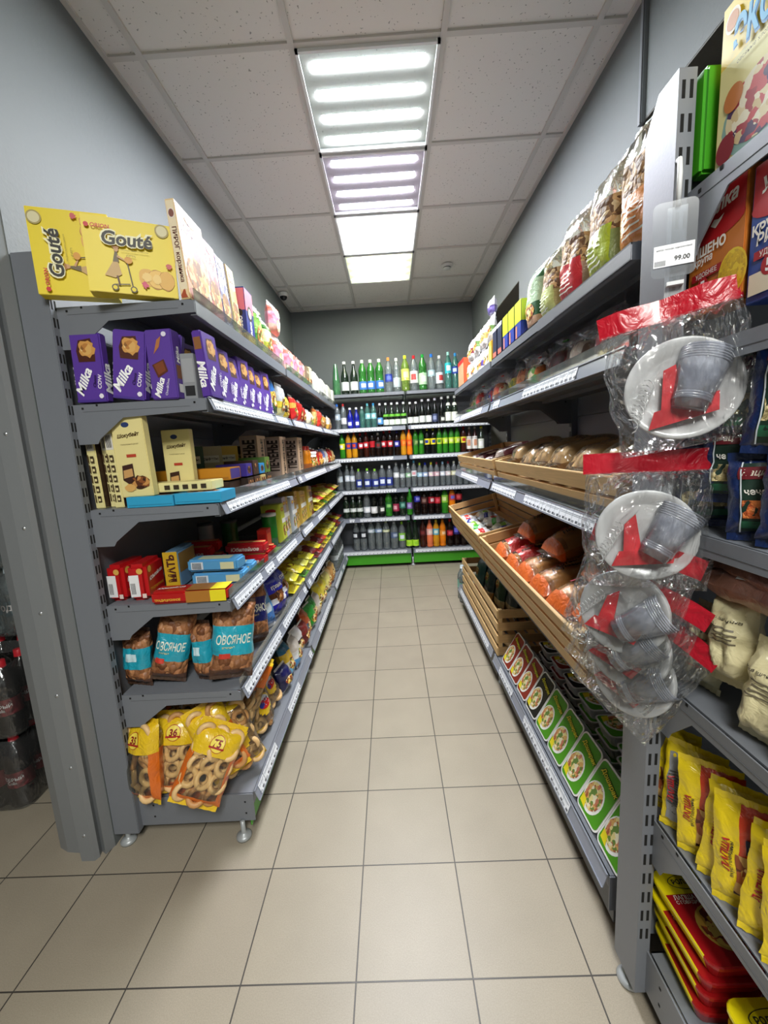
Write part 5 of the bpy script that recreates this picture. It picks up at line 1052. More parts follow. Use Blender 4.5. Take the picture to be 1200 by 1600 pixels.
# wooden crates
WOOD = M('#d6b27c', .6, 0, 'wood'); WOOD2 = M('#c49c68', .65, 0, 'wood')
def crate(Lw, D, h, ns, sl):
    kids = []; gap = (h-ns*sl)/max(1, ns-1)
    for i in range(ns): kids.append(node('front_slat', MB().box(-Lw/2, Lw/2, 0, .010, i*(sl+gap), i*(sl+gap)+sl, WOOD, None, .0015).mesh('front_slat')))
    for sx in (-1, 1):
        m_ = MB(); x0 = sx*(Lw/2-.012)
        for i in range(ns): m_.prism([(.012, i*(sl+gap)), (D, i*(sl+gap)), (D, i*(sl+gap)+sl), (.012, i*(sl+gap)+sl)], x0-.005, x0+.005, 'x', WOOD2)
        kids.append(node('side_panel', m_.mesh('side_panel')))
    for sx in (-1, 1):
        for yy_ in (.012, D-.03): kids.append(node('corner_post', MB().box(sx*(Lw/2-.022)-.012, sx*(Lw/2-.022)+.012, yy_, yy_+.02, 0, h+.001, WOOD, None, .001).mesh('corner_post')))
    m_ = MB()
    for i in range(ns): m_.box(-Lw/2, Lw/2, D, D+.009, i*(sl+gap), i*(sl+gap)+sl, WOOD2)
    kids.append(node('back_panel', m_.mesh('back_panel')))
    m_ = MB(); n = int(D/.055)
    for i in range(n): m_.box(-Lw/2+.01, Lw/2-.01, .012+i*D/n, .012+i*D/n+.042, -.001, .007, WOOD2)
    kids.append(node('base_board', m_.mesh('base_board')))
    return node('wooden_crate', None, kids)
cg = 'slatted wooden bread crates on the right rack'
TA = 13
cA = crate(1.10, .36, .105, 2, .048); cA2 = crate(1.07, .36, .105, 2, .048); cB = crate(1.14, .38, .15, 3, .042); cC = crate(1.08, .36, .26, 4, .046)
Q(cA, 'near slatted wooden crate with white bread bags, right third shelf', 'wooden crate', cg, 1.515, RZ[2]+.012, x=.538, rx=TA, free=True)
Q(cA2, 'far slatted wooden crate with dark red packs, right third shelf', 'wooden crate', cg, 2.66, RZ[2]+.012, x=.538, rx=TA, free=True)
Q(cB, 'near slatted wooden crate full of orange bagged loaves, right fourth shelf', 'wooden crate', cg, 1.545, RZ[3]+.012, x=.475, rx=TA, free=True)
Q(crate(1.10, .38, .15, 3, .042), 'far slatted wooden crate with small bags, right fourth shelf', 'wooden crate', cg, 2.70, RZ[3]+.012, x=.475, rx=TA, free=True)
Q(cC, 'tall slatted wooden crate on the right bottom shelf behind noodle trays', 'wooden crate', cg, 2.66, RZ[4]+.004, x=.530, free=True)
def QC(n, label, cat, group, loc, rz, rx, z0=0, xf=0):
    o = spawn(n, label, cat, group, loc, rz, rx)
    nn = (-math.sin(R(TA)), 0, math.cos(R(TA)))
    return rest(o, n, None, plane=((xf, 0, z0+.012+.0075/math.cos(R(TA))), nn)) if z0 else o
def on_crate(y, s, z0, xf, off=.012):              # point on the tilted crate floor, s metres back from its front
    return (xf+s*math.cos(R(TA)), y, z0+.012+s*math.sin(R(TA))+off)
def laid(n):                                       # lay a pack on its back, its top end to the rear
    T = Matrix.Rotation(R(-90), 4, 'X'); n2 = []
    for k_ in n['kids']:
        me = k_['mesh']; me.transform(T); n2.append(k_)
    return node(n['name'], None, n2)
CRUST = MIX(['#b87838', '#c88a48', '#a8682c', '#d09a58'], 9, .45, 'bread_crust')
def bread_bag(w_, l_, t_, seed, kind):
    mb, surf = pillow(w_, l_, t_, (lambda u, v, s: FILMY) if kind == 'clear' else (lambda u, v, s: WK('#d86a30') if (v < .12 or v > .86) else (WK('#b82a2a') if (kind == 'red' and .2 < v < .5) else FILMY)), seed, 12, 16, wr=.007, pinch=.1)
    crimp(mb, w_*.8, l_, FILMY, .03)
    br_, _ = pillow(w_*.86, l_*.86, t_*.85, lambda u, v, s: CRUST if kind != 'clear' else M('#d8b080', .5), seed+5, 12, 16, wr=.003)
    T = Matrix.Translation((0, 0, l_*.06))
    me = br_.mesh('loaf'); me.transform(T)
    kids = [node('bag_film', mb.mesh('bag_film')), node('loaf', me)]
    if kind != 'clear':
        a, t = decals([('t', 'Нарезной', .022, l_*.5, l_*.5, None, 90, '#2a1408', .05, .2), ('t', 'батон', -.014, l_*.5, l_*.3, None, 90, '#2a1408', .04, .2), ('r', -.045, l_*.3, -.03, l_*.5, '#d85a6a')], w_, l_, lambda o: surf(o+.001))
        kids += [node('lettering', t.mesh('lettering'))]+[node('printed_picture', q.mesh('printed_picture')) for q in a]
    return laid(node('bread_bag', None, kids))
for i, y in enumerate([1.10, 1.26, 1.42, 1.58, 1.73, 1.88]):
    QC(bread_bag(.15, .28, .11, 400+i, 'clear'), 'clear bag of bread in the near upper crate, %s from the camera' % ORD[i], 'bread bag', 'clear bread bags in the near upper crate', on_crate(y, .015, RZ[2], .54, .062), R(-90+((i*13) % 21-10)), R(TA), RZ[2], .54)
for i, y in enumerate([2.24, 2.40, 2.58, 2.78, 2.98]):
    QC(laid(pack('sausage_pack', .10, .28, .08, bands((.2, '#8a7a70'), (.8, '#5a1a20'), (1, '#c8b8a8')), [('r', -.03, .1, .03, .18, '#c8b0a0')], 420+i, 10, 14, FILMY, .005)), 'dark red pack in the far upper crate, %s from the camera' % ORD[i], 'meat pack', 'dark red packs in the far upper crate', on_crate(y, .02, RZ[2], .54, .052), R(-90+((i*17) % 31-15)), R(TA), RZ[2], .54)
for i, (y, kd) in enumerate([(1.08, 'o'), (1.25, 'o'), (1.42, 'o'), (1.59, 'o'), (1.76, 'red'), (1.95, 'red')]):
    QC(bread_bag(.155, .32, .12, 440+i, kd), 'sliced loaf in printed %s bag, %s from the camera, near lower crate' % (['orange', 'dark red'][kd == 'red'], ORD[i]), 'bread bag', 'printed loaf bags in the near lower crate', on_crate(y, .015, RZ[3], .48, .070), R(-90+((i*13) % 15-7)), R(TA), RZ[3], .48)
for i in range(3):
    spawn(bread_bag(.15, .30, .11, 460+i, 'o'), 'loaf lying on top of other loaves, %s from camera, near lower crate' % ORD[i], 'bread bag', 'printed loaf bags in the near lower crate', on_crate(1.17+.3*i, .08, RZ[3], .48, .165), R(-90+((i*13) % 15-7)), R(TA+4))
SM = [('#d8dcd8', '#3aa83a', 'green'), ('#e8e0e0', '#c82a2a', 'red'), ('#d0d8e8', '#1a2a8a', 'blue'), ('#e8ecd8', '#8ac03a', 'lime')]
for i in range(16):
    a, b_, nm = SM[(i*3) % 4 if i < 8 else (i % 4)]
    y = 2.26+.12*(i % 8); s = .03+.12*(i//8)
    QC(laid(softbag(.10, .12, .05, [(.4, a), (.7, b_), (1, a)], [], 480+i, wr=.008)), 'small white and %s bag, %s one of the far lower crate' % (nm, ORD[i]), 'snack packet', 'small bags in the far lower crate', on_crate(y, s, RZ[3], .48, .040), R(-90+((i*31) % 61-30)), R(TA), RZ[3], .48)
for i, (c1, c2, nm) in enumerate([('#1a5a5a', '#b03020', 'teal and red'), ('#123c40', '#c89a50', 'dark teal'), ('#1a4a30', '#d8d0a0', 'dark green'), ('#3a4a4a', '#c8b080', 'grey green')]):
    Q(softbag(.2, .26, .1, [(.3, c2), (1, c1)], [('e', 0, .17, .05, .03, FOOD)], 500+i), '%s bag standing inside the tall bottom crate' % nm, 'snack bag', 'bags inside the tall bottom crate', 3.03-.13*i, RZ[4]+.03, x=.63+.04*i, rx=-10)
fb = bottle('pet', 'clear', '#c8d8e0', '#7ab0a0', '#d8e8e0', (.35, .6), h=.30, r=.042)
for i, y in enumerate([3.40, 3.49]): spawn(fb, ['clear bottle on the floor at the end of the right rack', 'clear bottle on the floor farther behind it'][i], 'bottle', 'bottles on the floor past the right rack', (.575, y, 0))

# instant noodle trays
def rrect(w_, h_, r, n=4):
    o = []
    for cx, cy, a0 in ((w_/2-r, h_/2-r, 0), (-w_/2+r, h_/2-r, 90), (-w_/2+r, -h_/2+r, 180), (w_/2-r, -h_/2+r, 270)):
        for i in range(n+1): a = R(a0+90*i/n); o.append((cx+r*math.cos(a), cy+r*math.sin(a)))
    return o
def loft(mb, secs, mat, smooth=True):
    """secs: list of (outline, y)"""
    n = len(secs[0][0]); vs = [(p[0], y, p[1]) for o, y in secs for p in o]; fs = []
    for k in range(len(secs)-1):
        for i in range(n): j = (i+1) % n; fs.append((k*n+i, k*n+j, (k+1)*n+j, (k+1)*n+i))
    fs.append(tuple(range(n))); fs.append(tuple(range(len(vs)-1, len(vs)-1-n, -1)))
    return mb.add(vs, fs, mat, False)
def sh(o, dz): return [(a, b_+dz) for a, b_ in o]
def noodle_tray(col, seed, tw=.126, th=.178):
    c = th/2
    tray = loft(MB(), [(sh(rrect(tw, th, .020), c), 0), (sh(rrect(tw, th, .020), c), .004), (sh(rrect(tw-.01, th-.01, .018), c), .005), (sh(rrect(tw-.03, th-.03, .016), c), .048)], M('#e8e8e4', .35))
    lid = MB().poly([(a, -.0008, b_) for a, b_ in sh(rrect(tw-.012, th-.012, .014), c)], M(col, .25))
    bowl = MB().poly([(a, -.0012, b_) for a, b_ in ell(-.012, th*.36, .045, .050, 24)], M('#f0f0ea', .3)); bowl.poly([(a, -.0018, b_) for a, b_ in ell(-.013, th*.37, .039, .042, 24, 0, .12, seed)], MIX(['#d8a860', '#a85a38', '#e8d890', '#6a8a3a', '#c87a5a', '#f0e8c8'], 95, .5, 'noodle_dish'))
    bowl.poly([(a, -.0022, b_) for a, b_ in [(-.05, .02), (-.02, .015), (-.03, .04), (-.052, .045)]], M('#e8d820', .4))
    tx = MB(); put_text(tx, 'Доширак', .008, th*.78, lambda p: (p[0], -.0022, p[1]), C('#1a2408'), .105, None, -12, .10, .25); put_text(tx, 'Доширак', .008, th*.78, lambda p: (p[0], -.0030, p[1]), C('#e8e020'), .100, None, -12, .03, .25)
    return node('noodle_tray', None, [node('tray', tray.mesh('tray')), node('lid_film', lid.mesh('lid_film')), node('printed_picture', bowl.mesh('printed_picture')), node('lettering', tx.mesh('lettering'))])
DT = {c: noodle_tray(h_, i) for i, (c, h_) in enumerate([('green', '#4f9a1e'), ('black', '#181818'), ('red', '#8a2a1e')])}
seq = ['green']*5+['black']+['red']*3
for i, c in enumerate(seq):
    Q(DT[c], '%s noodle tray leaning on the front edge, %s from the camera' % (c, ORD[i]), 'noodle tray', 'noodle trays leaning along the right bottom shelf', .990+.1275*i, RZ[4]+.006, x=.540, rz=-90, rx=-30)
k = 0
for xi, x in enumerate([.70]):
    for j in range(7):
        for q in range(3):
            c = 'green' if j < 4 else ['black', 'red'][(j+xi) % 2]
            o = Q(DT[c], '%s noodle tray lying in the shade, %s stack along, %s of the stack' % (c, ORD[j], ['lowest', 'middle', 'top'][q]), 'noodle tray', 'noodle trays lying behind the leaning row', 1.05+.145*j, RZ[4]+.0495+.0495*q, x=x, rz=-90, rx=-90, sc=(1, 1, .72 if xi else 1))

# ================================================================== NEAREST RACK GOODS
XE = .555
def QE(n, label, cat, group, loc, rz=0., rx=0., ry=0., sc=1.):
    o = spawn(n, label, cat, group, loc, rz, rx, ry, sc); return rest(o, n, level(EZ, loc[2]), xmin=.5415)
cer = carton('cereal_box', .165, .235, .05, '#e8c838', front=[('r', -.08, .003, .08, .15, '#e8e0a0'), ('e', .0, .055, .07, .055, '#8ab0a8'), ('e', 0, .062, .063, .048, MIX(['#e8d8b0', '#d8c090', '#a82a3a', '#f0e8d0', '#4a2a5a', '#c8404a'], 75, .5, 'muesli')), ('e', .03, .105, .022, .022, '#b0502a'), ('e', -.05, .095, .018, .018, '#c87a3a'), ('e', -.06, .03, .018, .02, '#8a1a2a'), ('e', -.06, .205, .014, .016, '#f0e8d8'), ('e', -.06, .205, .011, .012, '#c8804a'),
          ('t', 'ЭКСТРА', .012, .175, .135, .05, 0, '#2a78b8', .08, .1), ('t', 'ЭКСТРА', .010, .178, .130, .046, 0, '#58b0e0', .05, .1), ('t', 'овсяные хлопья с фруктами', .01, .138, .11, None, 0, '#5a4a2a', 0, 0)])
Q(cer, 'yellow cereal box with blue lettering and muesli bowl, top right corner', 'cereal box', None, .682, EZ[0]+.006, x=XE)
for i, (c1, name, pic, cc) in enumerate([('#c8742a', ('ПШЕНО', 'крупа'), '#e8c830', '#c8742a'), ('#2a4a9a', ('КРУГЛЫЙ', 'РИС'), '#e8e4d0', '#2a4a9a')]):
    it = [('r', -.060, .125, .060, .189, '#b81c22'), ('e', 0, .128, .062, .018, '#b81c22'), ('t', 'Увелка', .0, .160, .092, None, 4, '#f4f0e8', .05, .25), ('p', [(-.012, .135), (.0, .128), (.012, .136), (.018, .143), (.006, .139), (-.004, .142)], '#f0e8e0'),
          ('t', name[0], -.012, .103, .075 if i == 0 else .09, None, 0, '#f8f4ec', .06, 0), ('t', name[1], -.025, .086, .045, None, 0, '#f8f4ec', .04, .1), ('r', -.05, .058, .02, .070, '#a81820'), ('t', 'УДОБНЕЕ', -.015, .064, .05, None, 0, '#f4f0e8', .02, 0),
          ('e', .045, .045, .030, .035, M(pic, .6)), ('e', .045, .045, .027, .032, MIX([pic, '#d8b020' if i == 0 else '#f4f0e0', '#c8a020' if i == 0 else '#d8d0b8'], 160, .6, 'grain_picture')), ('r', -.055, .01, -.01, .04, '#e8e0c8'),
          ('e', -.02, .045, .014, .014, '#a81820'), ('t', '5', -.02, .045, None, .018, 0, '#ffffff', .05, 0)]
    Q(carton('groats_box', .125, .19, .05, c1, front=it, side=[('r', -.02, .01, .02, .18, c1)]), ['orange and red box of millet groats, right rack near the camera', 'blue and red box of round rice beside the orange box'][i], 'groats box', 'groats boxes on the nearest rack', .752-.128*i, EZ[1]+.006, x=XE)
def navy_bag(h_, grain, word, seed):
    c = WK('#0d2250')
    return pack('groats_bag', .10, h_, .042, lambda u, v, s: c, [('r', -.032, .004, .040, h_-.006, '#0c2c20'), ('r', -.03, h_*.08, .045, h_*.18, '#145a3c'), ('r', -.028, h_*.22, .045, h_*.46, MIX(list(grain), 130, .5, 'groats', .002)), ('r', -.034, h_*.74, .045, h_*.90, '#6a1420'), ('t', 'Националь', .006, h_*.82, .07, None, 0, '#f0e8d8', .02, .25)]
                + [('t', word, .004, h_*.56, .06, None, 0, '#f4f0e8', .04, 0), ('r', -.031, .002, -.029, h_-.004, '#c8d0d8')], seed, 14, 16, c, .007, .05)
k = 0
for y, x, z, a, h_ in [(.765, .565, EZ[2]+.016, -50, .118), (.708, .558, EZ[2]+.016, -46, .118), (.650, .558, EZ[2]+.016, -44, .118), (.590, .560, EZ[2]+.016, -46, .118), (.53, .56, EZ[2]+.016, -46, .118), (.760, .585, EZ[2]+.150, -52, .125), (.695, .575, EZ[2]+.148, -44, .130), (.630, .575, EZ[2]+.146, -46, .165), (.565, .575, EZ[2]+.146, -46, .165)]:
    up_ = k >= 5; gr = ('#c8b888', '#e0d0a0', '#a89868') if up_ else (('#c8602a', '#e08040', '#a84a20') if k in (2, 3) else ('#a89868', '#c8b888', '#8a7a50'))
    QE(navy_bag(h_, gr, 'ПТИТИМ' if up_ else 'чечевица', 600+k), 'navy groats bag in the %s row, %s from the post' % (['lower', 'upper'][up_], ORD[k-5 if up_ else k]), 'groats bag', 'navy groats bags on the nearest rack', (x, y, z), R(a), R(-3), R((k*5) % 9-4)); k += 1
FL = WK('#ddd3a8')
def flour(seed):
    return pack('flour_bag', .078, .148, .07, lambda u, v, s: FL, [('t', 'мука пшеничная', .0, .11, .06, None, 0, '#4a4438', .02, 0)]+[('r', -.02, .095-.008*q, .02+.004*(q % 2), .098-.008*q, '#6a6250') for q in range(4)], seed, 14, 16, FL, .010, .03)
for i, (y, x, a, ry) in enumerate([(.765, .60, -80, 2), (.690, .585, -75, -3), (.610, .572, -72, 4), (.530, .568, -70, -4), (.45, .57, -75, 3)]):
    QE(flour(640+i), 'cream flour bag standing on the nearest rack, %s from the post' % ORD[i], 'flour bag', 'cream flour bags on the nearest rack', (x, y, EZ[3]+.020), R(a), R(-4), R(ry))
PB = WK('#8a5a4c')
def pinkpack(seed):
    return laid(pack('groats_pack', .10, .24, .054, lambda u, v, s: PB if v < .35 else (FILMY if v < .3 else WK('#9a6a58')), [('r', -.04, .07, .04, .12, '#d8c8c0')]+[('r', -.035+.008*q, .075, -.031+.008*q, .115, INK) for q in range(6)]+[('r', -.04, .125, .04, .15, '#e0dcd8'), ('e', 0, .04, .03, .02, MIX(['#6a4a30', '#c8a070', '#a88050'], 120, .5, 'brown_seed'))], seed, 12, 16, PB, .008, .03))
for i, (y, x, z, a) in enumerate([(.555, .602, EZ[3]+.203, 5), (.575, .606, EZ[3]+.258, -4), (.50, .715, EZ[3]+.203, 4), (.52, .715, EZ[3]+.258, -3)]):
    QE(pinkpack(660+i), 'pinkish brown pack lying on the flour bags, %s of four' % ORD[i], 'groats pack', 'pinkish brown packs on the flour bags', (x, y, z), R(a), R(0), R(0))
NP = MIX(['#5a2a18', '#8a4a28', '#c8a060', '#3a1a10', '#a85a30'], 60, .4, 'noodle_photo')
def noodle_pack(seed, v=0):
    Y = WK('#e8cc18')
    red = WK('#c83a18')
    def f(u, vv, s):
        if v == 1 and s < 0 and u > .35 and vv > .45: return red
        return Y
    its = [('r', -.020, .018, .046, .092, NP), ('e', .015, .055, .028, .030, MIX(['#e0b060', '#c87a3a', '#8a3a18', '#f0d890'], 85, .4, 'noodle_photo_bowl')), ('r', -.006, .098, .046, .126, '#161f4a'), ('t', 'БИГ ЛАНЧ', .020, .112, .044, None, 0, '#f0f0f0', .04, 0), ('t', 'ЛАПША', -.036, .085, .055, .012, 90, '#a81820', .04, .1), ('t', 'вкус говядины', -.026, .08, .06, None, 90, '#2a2a2a', .01, 0)]
    if v == 2: its = [('r', -.045, .01, -.015, .16, '#8a8c90')]+[('r', -.042, .03+.006*q, -.018, .032+.006*q, '#3a3a3a') for q in range(16)]+its
    return pack('noodle_pack', .11, .175, .028, f, its, seed, 14, 16, Y, .007, .02)
for i, (y, x, a, ry, v, rx) in enumerate([(.790, .565, -52, -2, 0, -5), (.748, .556, -48, 1, 2, -6), (.703, .556, -42, -3, 1, -6), (.658, .556, -40, 3, 0, -7), (.612, .556, -44, -3, 1, -8), (.566, .556, -40, 3, 0, -8), (.52, .556, -42, -3, 0, -8), (.47, .545, -42, 3, 1, -8)]):
    QE(noodle_pack(680+i, v), 'yellow instant noodle pack, %s from the post on the nearest rack' % ORD[i], 'noodle pack', 'yellow noodle packs on the nearest rack', (x, y, EZ[4]+.018), R(a), R(rx), R(ry))
def rollton(tw=.14, tl=.20):
    yb_ = M('#e4d010', .25); rd = M('#9a1418', .25)
    body = MB(); secs = [(rrect(tw-.03, tl-.03, .016), 0), (rrect(tw-.006, tl-.006, .022), .030), (rrect(tw, tl, .024), .034), (rrect(tw, tl, .024), .040), (rrect(tw-.004, tl-.004, .022), .0425)]
    n = len(secs[0][0]); vs = [(p[0], p[1], z) for o, z in secs for p in o]; fs = []; ms = []
    for k_ in range(len(secs)-1):
        for i in range(n):
            j = (i+1) % n; fs.append((k_*n+i, k_*n+j, (k_+1)*n+j, (k_+1)*n+i)); ms.append(yb_ if secs[0][0][i][1] > tl*.12 else rd)
    fs.append(tuple(range(n-1, -1, -1))); ms.append(yb_); body.add(vs, fs, ms)
    up_ = [p for p in rrect(tw-.004, tl-.004, .022)]
    lid = MB(); lid.poly([(a, b_, .0426) for a, b_ in up_ if b_ <= tl*.2]+[], rd)
    hi = [p for p in up_ if p[1] > tl*.2]; hi = [(tw/2-.002, tl*.2)]+hi+[(-tw/2+.002, tl*.2)]
    lo = [p for p in up_ if p[1] <= tl*.2]; lo = [(-tw/2+.002, tl*.2)]+lo+[(tw/2-.002, tl*.2)]
    lid = MB().poly([(a, b_, .0427) for a, b_ in lo], rd).poly([(a, b_, .0428) for a, b_ in hi], yb_)
    pic = MB().poly([(a, b_, .0434) for a, b_ in ell(.01, -.03, .052, .046, 24)], M('#c8a040', .4)); pic.poly([(a, b_, .0438) for a, b_ in ell(.01, -.03, .047, .041, 24)], MIX(['#e0c060', '#a84a20', '#c89a40', '#6a2a18'], 80, .4, 'noodle_bowl'))
    pic.poly([(a, b_, .0432) for a, b_ in ell(0, .066, .045, .017, 24)], M('#2a2a10', .4)); pic.poly([(a, b_, .0436) for a, b_ in ell(0, .066, .043, .0155, 24)], yb_)
    tx = MB(); mp_ = lambda p: (p[0], p[1], .0442)
    put_text(tx, 'РОЛЛТОН', 0, .066, mp_, C('#2a2410'), .07, None, 0, .05, 0); put_text(tx, 'ЛАПША', -.03, .032, mp_, C('#e8dcd0'), .05, None, 0, .03, 0); put_text(tx, 'С ГОВЯДИНОЙ', -.02, .022, mp_, C('#e8dcd0'), .07, None, 0, .02, 0)
    return node('noodle_tray', None, [node('tray', body.mesh('tray')), node('lid_film', lid.mesh('lid_film')), node('printed_picture', pic.mesh('printed_picture')), node('lettering', tx.mesh('lettering'))])
rt_ = rollton()
for st, (x0, y0, n_) in enumerate([(.617, .742, 4), (.640, .535, 3)]):
    for q in range(n_):
        QE(rt_, 'red and yellow noodle tray, %s from the bottom of the %s stack' % (ORD[q], ['farther', 'nearer'][st]), 'noodle tray', 'stacked red and yellow noodle trays, bottom right', (x0-.004*q+.003*(q % 2), y0-.003*q, EZ[5]+.006+.0465*q), R(-4+q*2))

# hanging strip with tableware packs
m, nt, N, L_, b = new_mat('milky_plastic'); N.remove(b)
df = N.new('ShaderNodeBsdfDiffuse'); df.inputs[0].default_value = (.93, .93, .94, 1); tl = N.new('ShaderNodeBsdfTranslucent'); tl.inputs[0].default_value = (.93, .93, .95, 1); tr = N.new('ShaderNodeBsdfTransparent'); gs = N.new('ShaderNodeBsdfGlossy'); gs.inputs['Roughness'].default_value = .2
a1 = N.new('ShaderNodeMixShader'); a1.inputs[0].default_value = .45; a2 = N.new('ShaderNodeMixShader'); a2.inputs[0].default_value = .12; a3 = N.new('ShaderNodeMixShader'); a3.inputs[0].default_value = .08
L_.new(df.outputs[0], a1.inputs[1]); L_.new(tl.outputs[0], a1.inputs[2]); L_.new(a1.outputs[0], a2.inputs[1]); L_.new(tr.outputs[0], a2.inputs[2]); L_.new(a2.outputs[0], a3.inputs[1]); L_.new(gs.outputs[0], a3.inputs[2]); L_.new(a3.outputs[0], N['Material Output'].inputs[0])
PL = m; CUPM = GLASS('#dde2f2', .68, .1, .06, 'cup_plastic')
NAP = M('#c8202c', .7); HEAD = WK('#b01226')
st = MB().box(-.014, .014, -.001, .001, -.88, .0, GLASS('#f4f6f8', .75, .2, .05, 'strip_plastic'))
st_hook = MB().tube([(0, -.003, .0), (0, -.004, .05), (0, .006, .075), (0, .02, .08)], .004, M('#e4e6e8', .3), 8)
hl = [node('hang_tab', MB().box(-.012, .012, -.012, -.001, -z-.006, -z, M('#dfe3e6', .3)).mesh('hang_tab')) for z in (.12, .235, .36, .49, .62, .75)]
spawn(node('hanging_strip', None, [node('strip', st.mesh('strip')), node('hook', st_hook.mesh('hook'))]+hl), 'clear plastic hanging strip hooked on the post of the nearest rack', 'display strip', None, (.506, .775, 1.725), R(-25))
cdm = MB().add([(p[0], 0, p[1]) for p in sh(rrect(.064, .118, .01), -.062)], [tuple(range(20))], GLASS('#cfd4da', .82, .15, .06, 'tag_holder'))
pt = MB().box(-.029, .029, -.002, -.0012, -.104, -.070, TAG); ptx = MB(); mpx = lambda p: (p[0], -.0026, p[1])
put_text(ptx, 'набор посуды одноразовый', 0, -.077, mpx, C('#2a2a2a'), .05, None, 0, 0, 0); put_text(ptx, '99.00', .012, -.093, mpx, C('#2a2a2a'), .022, None, 0, .03, 0)
for q in range(9): ptx.box(-.027+q*.0018, -.0262+q*.0018, -.0026, -.0022, -.102, -.094, INK)
spawn(node('price_holder', None, [node('holder', cdm.mesh('holder')), node('price_card', pt.mesh('price_card')), node('lettering', ptx.mesh('lettering'))]), 'clear price holder with white price card hung on the post', 'price holder', None, (.496, .765, 1.733), R(-22), 0, R(0))
def tableware(seed, wh=.20, hb=.215, pr=.083):
    """header strip on top, clear bag, plate stack, cup stack, cutlery and folded napkin; origin at the hanging hole"""
    rr = random.Random(seed); kids = []
    hd = MB(); n = 12; hh = .038
    vs = []; 
    for i in range(n+1):
        x = -wh/2+wh*i/n; b_ = .006*math.sin(i*.9+seed)
        vs += [(x, b_, .012), (x, b_*.6, -.026)]
    hd.add(vs, [(2*i, 2*i+1, 2*i+3, 2*i+2) for i in range(n)], HEAD, True); hd.add([(x, y+.0016, z) for x, y, z in vs], [(2*i, 2*i+2, 2*i+3, 2*i+1) for i in range(n)], HEAD, True)
    kids.append(node('header_card', hd.mesh('header_card'), label='dark red header card'))
    mb, _ = pillow(wh*.98, hb, .07, lambda u, v, s: FILM, seed, 22, 24, wr=.011, pinch=-.02)
    me = mb; 
    for i, p in enumerate(me.v): me.v[i] = (p[0], p[1]-.004, p[2]-hb-.024)
    tail = []
    kids.append(node('clear_bag', me.mesh('clear_bag')))
    zc = -.03-hb*.52
    T = Matrix.Translation((.004, .012, zc)) @ Matrix.Rotation(R(90), 4, 'X')
    pm = MB()
    for k_ in range(4):
        z = -.003*k_
        pm.lathe([(0, z+.0), (pr*.66, z+.0), (pr*.72, z+.004), (pr*.90, z+.011), (pr*.97, z+.013), (pr, z+.012), (pr*.995, z+.009), (pr*.9, z+.008), (pr*.72, z+.001), (0, z-.001)], PL, 40, T)
    kids.append(node('plate_stack', pm.mesh('plate_stack')))
    cp = MB(); r0, r1, ch_ = .024, .035, .075; Tc = Matrix.Translation((.010+rr.uniform(-.006, .004), -.008, zc-.038)) @ Matrix.Rotation(R(28+rr.uniform(-8, 16)), 4, 'Y') @ Matrix.Rotation(R(-8), 4, 'X')
    cp.lathe([(0, 0), (r0, 0), (r1, ch_)], CUPM, 28, Tc)
    for k_ in range(6): cp.lathe([(r1-.001, ch_+.004*k_), (r1+.0018, ch_+.0008+.004*k_), (r1+.0018, ch_+.0026+.004*k_), (r1-.001, ch_+.0034+.004*k_)], CUPM, 28, Tc)
    for k_ in range(3): cp.lathe([(r0+.003, .012+.004*k_), (r0+.0042, .014+.004*k_), (r0+.0034, .016+.004*k_)], CUPM, 28, Tc)
    kids.append(node('cup_stack', cp.mesh('cup_stack')))
    nv2 = MB(); 
    def quad(pts, T_=None): nv2.add([(p[0], p[1], p[2]) for p in pts]+[(p[0], p[1]+.003, p[2]) for p in pts], [(0, 1, 2, 3), (7, 6, 5, 4), (0, 4, 5, 1), (1, 5, 6, 2), (2, 6, 7, 3), (3, 7, 4, 0)], NAP)
    quad([(-.052, -.006, zc-.058), (.045, -.008, zc-.048), (.050, -.006, zc-.018), (-.040, -.006, zc-.030)]); ja = rr.uniform(-.012, .012); quad([(-.022+ja, -.004, zc+.030+ja), (-.004+ja, -.004, zc+.040), (.0, -.005, zc-.05), (-.033, -.005, zc-.045)])
    kids.append(node('paper_napkin', nv2.mesh('paper_napkin'), label='folded red napkin'))
    rb_ = MB()
    for k_ in range(9):
        tt = -.066+.004*k_
        rb_.tube([(tt+.02*math.sin(a)*.6-.012, -.006, zc-.045+.0075*k_+.012*math.cos(a)) for a in [q*.5 for q in range(7)]], .0011, PL, 5)
    kids.append(node('cutlery', rb_.mesh('cutlery')))
    return node('tableware_pack', None, kids)
tg = 'tableware packs hanging on the strip'
for i, (x, y, z, rz, ry, rx, sc, d) in enumerate([(.468, .738, 1.560, -27, -10, -6, 1.0, 'uppermost clear pack of plastic plates with red header, hanging'), (.458, .758, 1.308, -22, -1, -3, 1.0, 'second hanging tableware pack from the top with red header'),
        (.475, .772, 1.140, -50, 14, -8, .98, 'third hanging tableware pack, tucked under the second'), (.500, .770, 1.055, -58, 20, -10, .97, 'fourth hanging tableware pack, turned sideways'), (.522, .765, .985, -62, 24, -12, .97, 'lowest hanging tableware pack above the yellow noodle packs')]):
    spawn(tableware(700+i), d, 'tableware pack', tg, (x, y, z), R(rz), R(rx), R(ry), sc)

